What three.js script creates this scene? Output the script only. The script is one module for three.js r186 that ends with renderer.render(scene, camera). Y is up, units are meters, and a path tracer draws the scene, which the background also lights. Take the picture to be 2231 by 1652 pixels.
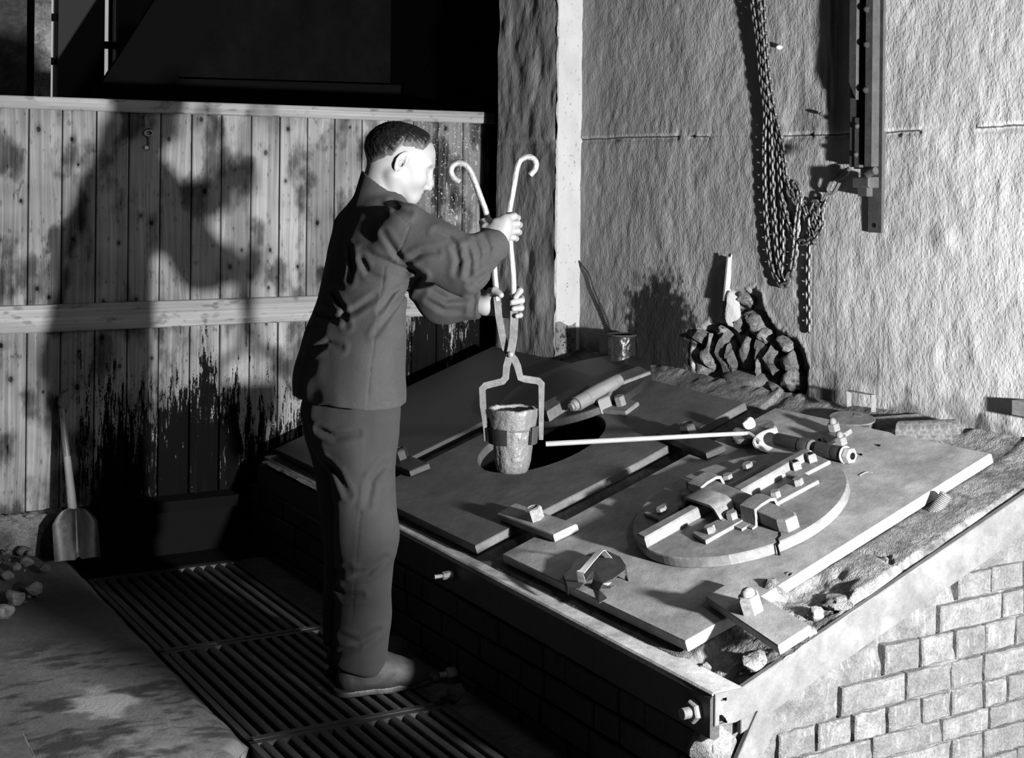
import * as THREE from 'three';
import { mergeGeometries, mergeVertices, toCreasedNormals } from 'three/addons/utils/BufferGeometryUtils.js';

// ---------- camera, light, exposure ----------
const scene = new THREE.Scene();
scene.background = new THREE.Color(0.42, 0.42, 0.42);          // overcast daylight outside the two far windows
const camera = new THREE.PerspectiveCamera(43.4474, 2231 / 2534, 0.05, 60);
camera.position.set(0, 1.52, 0);
camera.rotation.set(0, -.5184, .0098, 'YXZ');
camera.setViewOffset(2231, 2534, 0, 882, 2231, 1652);            // view camera with a lowered back: verticals stay upright
camera.updateProjectionMatrix();
const renderer = new THREE.WebGLRenderer({ antialias: true });
renderer.toneMapping = THREE.LinearToneMapping;
renderer.toneMappingExposure = 1.0;
renderer.shadowMap.enabled = true;

// the photographer's flood lamp, standing out of frame on the right
const LAMP = new THREE.Vector3(2.38, 1.13, -0.4);
const flood = new THREE.SpotLight(0xffffff, 185, 0, 1.25, 0.6, 2);
flood.position.copy(LAMP); flood.target.position.set(2.1, 0.8, -4.2);
flood.castShadow = true; flood.shadow.radius = 3; flood.shadow.mapSize.set(4096, 4096);
scene.add(flood, flood.target);
// an added weak fill light overhead, unseen, opens the shadows a little
const fillLight = new THREE.PointLight(0xffffff, 9, 0, 2);
fillLight.position.set(2.1, 3.5, 0.2); fillLight.castShadow = true; fillLight.shadow.radius = 12; scene.add(fillLight);

// ---------- helpers ----------
const V = (x, y, z) => new THREE.Vector3(x, y, z), vec = (a) => new THREE.Vector3(a[0], a[1], a[2]);
function rng(seed) { let s = seed >>> 0; return () => { s = (s + 0x6d2b79f5) | 0; let t = Math.imul(s ^ (s >>> 15), 1 | s); t = (t + Math.imul(t ^ (t >>> 7), 61 | t)) ^ t; return ((t ^ (t >>> 14)) >>> 0) / 4294967296; }; }
const clamp = (x, a = 0, b = 1) => Math.min(b, Math.max(a, x)), mix = (a, b, t) => a + (b - a) * t;
const sstep = (a, b, x) => { const t = clamp((x - a) / (b - a)); return t * t * (3 - 2 * t); };
const hash = (x, y, z, s) => { let h = Math.imul(x, 374761393) ^ Math.imul(y, 668265263) ^ Math.imul(z, 2147483647) ^ Math.imul(s + 11, 1274126177); h = Math.imul(h ^ (h >>> 13), 1274126177); h ^= h >>> 16; return (h >>> 0) / 4294967296; };
// periodic value noise, 0..1
function vn(x, y, px, py, s) {
  let xi = Math.floor(x), yi = Math.floor(y); const fx = x - xi, fy = y - yi, u = fx * fx * (3 - 2 * fx), v = fy * fy * (3 - 2 * fy);
  xi = ((xi % px) + px) % px; yi = ((yi % py) + py) % py; const x1 = (xi + 1) % px, y1 = (yi + 1) % py;
  return mix(mix(hash(xi, yi, 0, s), hash(x1, yi, 0, s), u), mix(hash(xi, y1, 0, s), hash(x1, y1, 0, s), u), v);
}
function fbm(u, v, px, py, oct, s, gain = 0.5) { let a = 1, t = 0, n = 0; for (let i = 0; i < oct; i++) { t += a * vn(u * px, v * py, px, py, s + i * 17); n += a; a *= gain; px *= 2; py *= 2; } return t / n; }
function n3(x, y, z, s = 0) {
  const xi = Math.floor(x), yi = Math.floor(y), zi = Math.floor(z), fx = x - xi, fy = y - yi, fz = z - zi, u = fx * fx * (3 - 2 * fx), v = fy * fy * (3 - 2 * fy), w = fz * fz * (3 - 2 * fz);
  const h = (a, b, c) => hash(xi + a, yi + b, zi + c, s);
  return mix(mix(mix(h(0, 0, 0), h(1, 0, 0), u), mix(h(0, 1, 0), h(1, 1, 0), u), v), mix(mix(h(0, 0, 1), h(1, 0, 1), u), mix(h(0, 1, 1), h(1, 1, 1), u), v), w) * 2 - 1;
}
const f3 = (x, y, z, oct, s = 0) => { let a = 1, t = 0, n = 0; for (let i = 0; i < oct; i++) { t += a * n3(x, y, z, s + i * 7); n += a; a *= 0.5; x *= 2.03; y *= 2.03; z *= 2.03; } return t / n; };
// grey texture from a function of (u, v) in 0..1 returning 0..1
function grey(w, h, fn, { srgb = true, repeat = [1, 1], wrap = true } = {}) {
  const data = new Uint8Array(w * h * 4);
  for (let y = 0; y < h; y++) for (let x = 0; x < w; x++) { const g = Math.round(255 * clamp(fn((x + 0.5) / w, (y + 0.5) / h))), i = (y * w + x) * 4; data[i] = data[i + 1] = data[i + 2] = g; data[i + 3] = 255; }
  const t = new THREE.DataTexture(data, w, h, THREE.RGBAFormat);
  t.magFilter = THREE.LinearFilter; t.minFilter = THREE.LinearMipmapLinearFilter; t.generateMipmaps = true;
  t.wrapS = t.wrapT = wrap ? THREE.RepeatWrapping : THREE.ClampToEdgeWrapping; t.repeat.set(...repeat);
  if (srgb) t.colorSpace = THREE.SRGBColorSpace; t.needsUpdate = true; return t;
}
const rep = (t, a, b, ox = 0, oy = 0) => { const c = t.clone(); c.repeat.set(a, b); c.offset.set(ox, oy); c.needsUpdate = true; return c; };
const K = (g) => new THREE.Color(g, g, g);                        // linear grey
const mat = (g, o = {}) => new THREE.MeshStandardMaterial({ color: K(g), roughness: 0.85, metalness: 0, ...o });

// names, labels
const taken = {};
function numbered(name) { const n = taken[name] = (taken[name] ?? -1) + 1; return n ? name + '_' + String(n).padStart(3, '0') : name; }
function tag(o, label, category, group) { Object.assign(o.userData, { label, category }); if (group) o.userData.group = group; return o; }
function thing(name, label, category, group) { const g = new THREE.Group(); g.name = numbered(name); return tag(g, label, category, group); }
function part(parent, name, geometry, material, label) {
  const m = new THREE.Mesh(geometry, material); m.name = name; m.castShadow = m.receiveShadow = true;
  if (label) m.userData.label = label;
  if (parent) parent.add(m); return m;
}
// move a thing's origin to the middle of its base and add it to the scene
function put(g) {
  const box = new THREE.Box3().setFromObject(g), c = box.getCenter(V(0, 0, 0)); c.y = box.min.y;
  for (const ch of g.children) ch.position.sub(c);
  g.position.add(c); scene.add(g); return g;
}
function single(name, geometry, material, label, category, group) {   // a thing that is one mesh
  geometry.computeBoundingBox(); const c = geometry.boundingBox.getCenter(V(0, 0, 0)); c.y = geometry.boundingBox.min.y; geometry.translate(-c.x, -c.y, -c.z);
  const m = part(null, numbered(name), geometry, material); m.position.copy(c); tag(m, label, category, group); scene.add(m); return m;
}
function structure(name, geometry, material) { const m = part(null, name, geometry, material); m.userData.kind = 'structure'; scene.add(m); return m; }
function structureGroup(name) { const g = new THREE.Group(); g.name = name; g.userData.kind = 'structure'; scene.add(g); return g; }

// geometry
const strip = (g) => { const o = new THREE.BufferGeometry(), s = g.index ? g.toNonIndexed() : g; o.setAttribute('position', s.attributes.position); o.setAttribute('normal', s.attributes.normal); o.setAttribute('uv', s.attributes.uv ?? new THREE.BufferAttribute(new Float32Array(s.attributes.position.count * 2), 2)); return o; };
const merge = (...gs) => mergeGeometries(gs.flat().map(strip));
function box(x0, x1, y0, y1, z0, z1) { return new THREE.BoxGeometry(x1 - x0, y1 - y0, z1 - z0).translate((x0 + x1) / 2, (y0 + y1) / 2, (z0 + z1) / 2); }
// furnace top: O origin, A along the front (away from the camera), B up the slope, N normal
const O = V(2.1, .385, -2.615), S = .364, CS = 1 / Math.hypot(1, S);
const A = V(0, 0, -1), B = V(CS, S * CS, 0), N = V(-S * CS, CS, 0);
const fp = (u, v, h = 0) => O.clone().addScaledVector(A, u).addScaledVector(B, v).addScaledVector(N, h);
const FRAME = new THREE.Matrix4().makeBasis(B, A, N).setPosition(O);
function ext(points, depth, bevel = 0, holes = []) {                 // outline [x, y] extruded along +z with small chamfers
  const sh = new THREE.Shape(points.map((p) => new THREE.Vector2(p[0], p[1])));
  for (const h of holes) sh.holes.push(new THREE.Path(h.map((p) => new THREE.Vector2(p[0], p[1]))));
  return new THREE.ExtrudeGeometry(sh, { depth: Math.max(1e-4, depth - 2 * bevel), bevelEnabled: bevel > 0, bevelThickness: bevel, bevelSize: bevel, bevelOffset: -bevel, bevelSegments: bevel > 0.004 ? 2 : 1, steps: 1, curveSegments: 8 }).translate(0, 0, bevel);
}
const slab = (uv, h0, h1, bevel = 0.003, holes = []) => ext(uv.map((p) => [p[1], p[0]]), h1 - h0, bevel, holes.map((q) => q.map((p) => [p[1], p[0]]))).translate(0, 0, h0).applyMatrix4(FRAME);
const circle = (cu, cv, r, n = 64, wob = 0, s = 1) => [...Array(n)].map((_, i) => { const a = i / n * Math.PI * 2, q = r * (1 + wob * (vn(i / n * 9, 0.5, 9, 1, s) - 0.5)); return [cu + q * Math.cos(a), cv + q * Math.sin(a)]; });
function frameAt(p, dir, up) { const z = dir.clone().normalize(), x = up.clone().cross(z).normalize(), y = z.clone().cross(x); return new THREE.Matrix4().makeBasis(x, y, z).setPosition(p); }   // z along dir
// prism of regular polygon / lathe along an axis; profile is [radius, along]
function lathe(profile, p, dir, up = V(0, 1, 0), n = 32, turn = 0) {
  const g = new THREE.LatheGeometry(profile.map((q) => new THREE.Vector2(q[0], q[1])), n);
  g.rotateX(Math.PI / 2).rotateZ(turn);                             // axis y -> z
  return g.applyMatrix4(frameAt(p, dir, up));
}
const creased = (g, a = 0.5) => toCreasedNormals(g, a);
function hexNut(p, dir, r, h, up = V(0, 0, 1), turn = 0, sides = 6) { return creased(lathe([[0.001, h], [r * 0.86, h], [r, h * 0.86], [r, 0.0], [0.001, 0]].reverse(), p, dir, up, sides, turn), 0.3); }
function tube(points, r, n = 10, seg = 0, closed = false) {           // round bar through points; r number or function of t
  const c = new THREE.CatmullRomCurve3(points, closed, 'centripetal'), S_ = seg || Math.max(4, points.length * 6), fr = c.computeFrenetFrames(S_, closed), pos = [], uv = [], idx = [];
  for (let i = 0; i <= S_; i++) { const t = i / S_, q = c.getPointAt(t), R = typeof r === 'function' ? r(t) : r; for (let j = 0; j <= n; j++) { const a = j / n * Math.PI * 2, d = fr.normals[i % (S_ + 1)].clone().multiplyScalar(Math.cos(a)).addScaledVector(fr.binormals[i % (S_ + 1)], Math.sin(a)); pos.push(q.x + d.x * R, q.y + d.y * R, q.z + d.z * R); uv.push(t, j / n); } }
  for (let i = 0; i < S_; i++) for (let j = 0; j < n; j++) { const a = i * (n + 1) + j, b = a + n + 1; idx.push(a, a + 1, b, b, a + 1, b + 1); }
  if (!closed) for (const [i, fl] of [[0, 1], [S_, 0]]) { const q = c.getPointAt(i / S_), k = pos.length / 3; pos.push(q.x, q.y, q.z); uv.push(0, 0); for (let j = 0; j < n; j++) { const a = i * (n + 1) + j; fl ? idx.push(k, a + 1, a) : idx.push(k, a, a + 1); } }
  const g = new THREE.BufferGeometry(); g.setAttribute('position', new THREE.Float32BufferAttribute(pos, 3)); g.setAttribute('uv', new THREE.Float32BufferAttribute(uv, 2)); g.setIndex(idx);
  return creased(g, 0.8);
}
// flat bar: sweeps a w x t rectangle (w along side) through points
function flatBar(points, side, w, t, smooth = false) {
  const pts = smooth ? new THREE.CatmullRomCurve3(points, false, 'centripetal').getPoints(points.length * 6) : points, n = pts.length, ring = [];
  for (let i = 0; i < n; i++) {
    const d0 = pts[i].clone().sub(pts[Math.max(0, i - 1)]).normalize(), d1 = pts[Math.min(n - 1, i + 1)].clone().sub(pts[i]).normalize(), d = d0.clone().add(d1).normalize();
    const W = typeof w === 'function' ? w(i / (n - 1)) : w, T_ = typeof t === 'function' ? t(i / (n - 1)) : t;
    const sd = side.clone().addScaledVector(d, -side.dot(d)).normalize(), nn = d.clone().cross(sd), k = Math.min(1.6, 1 / Math.max(0.35, i && i < n - 1 ? d.dot(d1) : 1));
    ring.push([[1, 1], [-1, 1], [-1, -1], [1, -1]].map(([a, b]) => pts[i].clone().addScaledVector(sd, a * W / 2).addScaledVector(nn, b * T_ / 2 * k)));
  }
  const pos = [], quad = (a, b, c, d) => { for (const q of [a, b, c, a, c, d]) pos.push(q.x, q.y, q.z); };
  for (let i = 0; i + 1 < n; i++) for (let j = 0; j < 4; j++) quad(ring[i][j], ring[i][(j + 1) % 4], ring[i + 1][(j + 1) % 4], ring[i + 1][j]);
  quad(ring[0][3], ring[0][2], ring[0][1], ring[0][0]); quad(ring[n - 1][0], ring[n - 1][1], ring[n - 1][2], ring[n - 1][3]);
  const g = new THREE.BufferGeometry(); g.setAttribute('position', new THREE.Float32BufferAttribute(pos, 3)); worldUv(g); return creased(g, 0.6);
}
function worldUv(g) {                                               // uv in metres from the dominant axis of each triangle
  if (g.index) g = g.toNonIndexed();
  const p = g.attributes.position, uv = new Float32Array(p.count * 2), a = V(0, 0, 0), b = V(0, 0, 0), c = V(0, 0, 0);
  for (let i = 0; i < p.count; i += 3) {
    a.fromBufferAttribute(p, i); b.fromBufferAttribute(p, i + 1).sub(a); c.fromBufferAttribute(p, i + 2).sub(a); b.cross(c);
    const x = Math.abs(b.x), y = Math.abs(b.y), z = Math.abs(b.z);
    for (let k = 0; k < 3; k++) { a.fromBufferAttribute(p, i + k); const [s, t] = x > y && x > z ? [a.z, a.y] : y > z ? [a.x, a.z] : [a.x, a.y]; uv[(i + k) * 2] = s; uv[(i + k) * 2 + 1] = t; }
  }
  g.setAttribute('uv', new THREE.BufferAttribute(uv, 2)); return g;
}
// heightfield over (i, j) -> point
function grid(nu, nv, fn, uvf) {
  const pos = [], uv = [], idx = [];
  for (let j = 0; j <= nv; j++) for (let i = 0; i <= nu; i++) { const p = fn(i / nu, j / nv); pos.push(p.x, p.y, p.z); uv.push(...(uvf ? uvf(i / nu, j / nv, p) : [i / nu, j / nv])); }
  for (let j = 0; j < nv; j++) for (let i = 0; i < nu; i++) { const a = j * (nu + 1) + i, b = a + 1, c = a + nu + 1, d = c + 1; idx.push(a, b, c, b, d, c); }
  const g = new THREE.BufferGeometry(); g.setAttribute('position', new THREE.Float32BufferAttribute(pos, 3)); g.setAttribute('uv', new THREE.Float32BufferAttribute(uv, 2)); g.setIndex(idx); g.computeVertexNormals(); return g;
}
const flip = (g) => { const i = g.index.array; for (let k = 0; k < i.length; k += 3) { const t = i[k]; i[k] = i[k + 1]; i[k + 1] = t; } g.computeVertexNormals(); return g; };
// rough lump: an icosphere pushed about by noise and cut by random planes
function lump(c, rx, ry, rz, seed, { detail = 3, rough = 0.18, facets = 7, turn = 0 } = {}) {
  const g = mergeVertices(new THREE.IcosahedronGeometry(1, detail).deleteAttribute('normal').deleteAttribute('uv')), p = g.attributes.position, r = rng(seed), cuts = [...Array(facets)].map(() => [V(r() - 0.5, r() - 0.5, r() - 0.5).normalize(), 0.55 + r() * 0.3]), q = V(0, 0, 0);
  for (let i = 0; i < p.count; i++) {
    q.fromBufferAttribute(p, i); const n = q.clone();
    for (const [d, h] of cuts) { const k = q.dot(d); if (k > h) q.addScaledVector(d, (h - k) * 0.9); }
    q.addScaledVector(n, rough * f3(n.x * 2.2 + seed, n.y * 2.2, n.z * 2.2, 4, seed)); q.multiply(V(rx, ry, rz)); q.applyAxisAngle(V(0, 1, 0), turn).add(c); p.setXYZ(i, q.x, q.y, q.z);
  }
  g.computeVertexNormals(); const o = worldUv(g); o.deleteAttribute('normal'); return creased(o, 0.7);
}

// ---------- materials ----------
const TX = {
  grain: grey(512, 512, (u, v) => 0.5 + 0.5 * (fbm(u, v, 64, 64, 3, 3) - 0.5) + 0.35 * (fbm(u, v, 8, 8, 4, 9) - 0.5), { srgb: false }),
  grit: grey(1024, 1024, (u, v) => { const a = fbm(u, v, 128, 128, 2, 5), b = fbm(u, v, 24, 24, 4, 6); return clamp(0.25 + 0.5 * a + 0.5 * (b - 0.4) - (a > 0.72 ? 0.35 * (a - 0.72) / 0.2 : 0)); }, { srgb: false }),
  plasterBump: grey(1024, 1024, (u, v) => { const a = fbm(u, v, 90, 60, 3, 21), b = fbm(u, v, 22, 14, 4, 22), c = fbm(u, v, 160, 22, 2, 23); const e = fbm(u, v, 9, 7, 5, 24, 0.62); return clamp(0.2 * sstep(0.3, 0.75, a) + 0.3 * b + 0.7 * (e - 0.25) + 0.1 * c); }, { srgb: false }),
  iron: grey(1024, 1024, (u, v) => { const a = fbm(u, v, 12, 12, 5, 31), b = fbm(u, v, 150, 150, 2, 32), s = fbm(u, v, 40, 40, 4, 33); return 0.74 + 0.3 * (a - 0.5) + 0.12 * (b - 0.5) + 0.16 * (s - 0.5) - 0.1 * sstep(0.72, 0.84, b); }),
  brick: grey(512, 512, (u, v) => { const a = fbm(u, v, 10, 10, 5, 41), b = fbm(u, v, 90, 90, 2, 42), w = fbm(u, v, 36, 9, 4, 43); return 0.72 + 0.4 * (a - 0.5) + 0.3 * (b - 0.5) + 1.2 * Math.max(0, w - 0.62) - 0.1 * sstep(0.72, 0.84, b); }),
  cloth: grey(512, 512, (u, v) => 0.5 + 0.25 * Math.sin((u + v) * 2 * Math.PI * 90) + 0.6 * (fbm(u, v, 30, 30, 4, 51) - 0.5), { srgb: false }),
  clothTone: grey(512, 512, (u, v) => 0.82 + 0.35 * (fbm(u, v, 5, 5, 5, 52) - 0.5) + 0.12 * (fbm(u, v, 120, 120, 2, 53) - 0.5)),
  clay: grey(512, 512, (u, v) => { const a = fbm(u, v, 30, 30, 3, 61), b = fbm(u, v, 8, 8, 4, 62); return clamp(0.6 * sstep(0.25, 0.75, a) + 0.6 * (b - 0.3)); }, { srgb: false }),
  concrete: grey(1024, 1024, (u, v) => { const a = fbm(u, v, 7, 7, 6, 71), b = fbm(u, v, 120, 120, 2, 72), c = fbm(u, v, 18, 30, 4, 73); return 0.62 + 0.55 * (a - 0.5) + 0.25 * (b - 0.5) - 0.9 * Math.max(0, c - 0.58); }),
};
const M = {
  plate: mat(0.34, { map: rep(TX.iron, 1.1, 1.1), bumpMap: rep(TX.grit, 2.2, 2.2), bumpScale: 0.0006, roughness: 0.6 }),
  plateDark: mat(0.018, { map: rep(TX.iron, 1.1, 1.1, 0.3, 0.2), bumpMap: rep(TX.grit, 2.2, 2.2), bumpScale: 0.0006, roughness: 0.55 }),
  iron: mat(0.2, { map: rep(TX.iron, 3, 3), bumpMap: rep(TX.grit, 5, 5), bumpScale: 0.0004, roughness: 0.6 }),
  ironDark: mat(0.035, { map: rep(TX.iron, 3, 3), bumpMap: rep(TX.grit, 5, 5), bumpScale: 0.001, roughness: 0.5 }),
  beam: mat(0.125, { map: rep(TX.iron, 1.5, 1.5, 0.1, 0.6), bumpMap: rep(TX.grit, 4, 4), bumpScale: 0.0004, roughness: 0.6 }),
  bright: new THREE.MeshStandardMaterial({ color: K(0.24), roughness: 0.36, metalness: 0.4, bumpMap: rep(TX.grain, 6, 6), bumpScale: 0.0003 }),
  chain: mat(0.08, { roughness: 0.5, metalness: 0.3 }),
  mortar: mat(0.26, { map: rep(TX.concrete, 2, 2), bumpMap: rep(TX.grit, 3, 3), bumpScale: 0.006, roughness: 0.95 }),
  fill: mat(0.24, { map: rep(TX.concrete, 1.2, 1.2), bumpMap: rep(TX.grit, 3, 3), bumpScale: 0.005, roughness: 0.95 }),
  mortarDark: mat(0.1, { map: rep(TX.concrete, 2, 2), bumpMap: rep(TX.grit, 3, 3), bumpScale: 0.005, roughness: 0.95 }),
  stone: mat(0.3, { map: rep(TX.concrete, 3, 3), bumpMap: rep(TX.grit, 5, 5), bumpScale: 0.006, roughness: 0.95 }),
  bricks: [0.115, 0.13, 0.15].map((g, i) => mat(g, { map: rep(TX.brick, 2.5, 2.5, i * 0.37, i * 0.21), bumpMap: rep(TX.grit, 4, 4), bumpScale: 0.004, roughness: 0.92 })),
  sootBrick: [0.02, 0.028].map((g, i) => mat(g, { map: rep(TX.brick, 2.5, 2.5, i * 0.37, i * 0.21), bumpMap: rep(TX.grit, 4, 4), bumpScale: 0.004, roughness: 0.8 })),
  black: new THREE.MeshPhysicalMaterial({ color: K(0.003), specularIntensity: 0.1, roughness: 1 }),
  soot: new THREE.MeshPhysicalMaterial({ color: K(0.004), specularIntensity: 0.06, roughness: 0.95, bumpMap: rep(TX.grit, 2, 2), bumpScale: 0.003 }),
};

const mortarMid = mat(0.2, { map: rep(TX.concrete, 3, 3), bumpMap: rep(TX.grit, 5, 5), bumpScale: 0.006, roughness: 0.95 });

// ---------- the room ----------
const WX = 3.24, PZ = -5.8;                                         // plaster wall plane, board partition plane
// outer shell: floor, far walls, ceiling, all with thickness
structure('ceiling', worldUv(box(-5, 4.2, 4.4, 4.6, -10, 4.2)), M.soot);
structure('wall_left', worldUv(box(-5, -4.8, -0.6, 4.4, -10, 4.2)), M.soot);
structure('wall_front', worldUv(box(-4.8, 4.2, -0.6, 4.4, 4.0, 4.2)), M.soot);
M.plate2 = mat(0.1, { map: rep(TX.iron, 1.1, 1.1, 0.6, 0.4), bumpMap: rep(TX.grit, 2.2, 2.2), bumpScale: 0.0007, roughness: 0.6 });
M.lid = mat(0.22, { map: rep(TX.iron, 2, 2, 0.5, 0.1), bumpMap: rep(TX.grit, 3, 3), bumpScale: 0.0005, roughness: 0.6 });
M.ironMid = mat(0.13, { map: rep(TX.iron, 3, 3), bumpMap: rep(TX.grit, 5, 5), bumpScale: 0.001, roughness: 0.6 });
M.bright2 = mat(0.26, { roughness: 0.55, bumpMap: rep(TX.grit, 5, 5), bumpScale: 0.0006 });
M.bright3 = mat(0.3, { roughness: 0.45, metalness: 0.3 });
M.ladle = mat(0.34, { roughness: 0.5, map: rep(TX.iron, 4, 4) });
M.pale = mat(0.26, { map: rep(TX.concrete, 4, 4), bumpMap: rep(TX.grit, 6, 6), bumpScale: 0.002, roughness: 0.9 });
M.roller = mat(0.11, { roughness: 0.6 });
M.tin = mat(0.06, { roughness: 0.5, metalness: 0.2, map: rep(TX.iron, 5, 5) });
M.tin2 = mat(0.3, { roughness: 0.4, metalness: 0.3 });
M.pipe = mat(0.3, { roughness: 0.7, map: rep(TX.concrete, 4, 4), bumpMap: rep(TX.grit, 5, 5), bumpScale: 0.001 });
M.tong = mat(0.15, { roughness: 0.5, metalness: 0.2, map: rep(TX.iron, 6, 6), bumpMap: rep(TX.grain, 8, 8), bumpScale: 0.0003 });
M.hang = mat(0.05, { roughness: 0.6, map: rep(TX.iron, 3, 3), bumpMap: rep(TX.grit, 5, 5), bumpScale: 0.0006 });
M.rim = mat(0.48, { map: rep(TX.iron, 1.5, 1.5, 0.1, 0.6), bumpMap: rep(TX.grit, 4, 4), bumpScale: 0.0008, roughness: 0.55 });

// wall on the right: lime plaster as a relief with ledges, a worn base, a broken-out hole
const HOLE = [[4.3327,.8427],[4.3312,.9189],[4.2849,.9789],[4.2226,1.0097],[4.1584,1.0105],[4.1386,1.0941],[4.1079,1.1323],[4.036,1.1342],[3.9733,1.145],[3.936,1.1255],[3.9305,1.0818],[3.886,1.0353],[3.8377,1.0055],[3.7558,.9935],[3.7164,.9595],[3.6929,.9015],[3.6964,.8329],[3.7137,.7775],[3.9798,.7561],[4.2677,.7667]];
function inPoly(p, x, y) { let c = false; for (let i = 0, j = p.length - 1; i < p.length; j = i++) { const [a, b] = p[i], [d, e] = p[j]; if ((b > y) !== (e > y) && x < ((d - a) * (y - b)) / (e - b) + a) c = !c; } return c; }
function polyDist(p, x, y) { let m = 9; for (let i = 0, j = p.length - 1; i < p.length; j = i++) { const [a, b] = p[j], [d, e] = p[i], t = clamp(((x - a) * (d - a) + (y - b) * (e - b)) / ((d - a) ** 2 + (e - b) ** 2 + 1e-9)); m = Math.min(m, Math.hypot(x - a - t * (d - a), y - b - t * (e - b))); } return m; }
const ledge = (z) => 1.672 + 0.006 * Math.sin(z * 3) + 0.004 * (vn(z * 14, 0.3, 999, 1, 5) - 0.5);
const ledgeOn = (s) => (s < 2.98 ? 1 : s < 3.2 ? 0.05 : s < 3.9 ? 1 : s < 4.24 ? 0.12 : s < 4.36 ? 0.8 : s < 4.43 ? 0.1 : 1);   // s = -z
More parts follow.
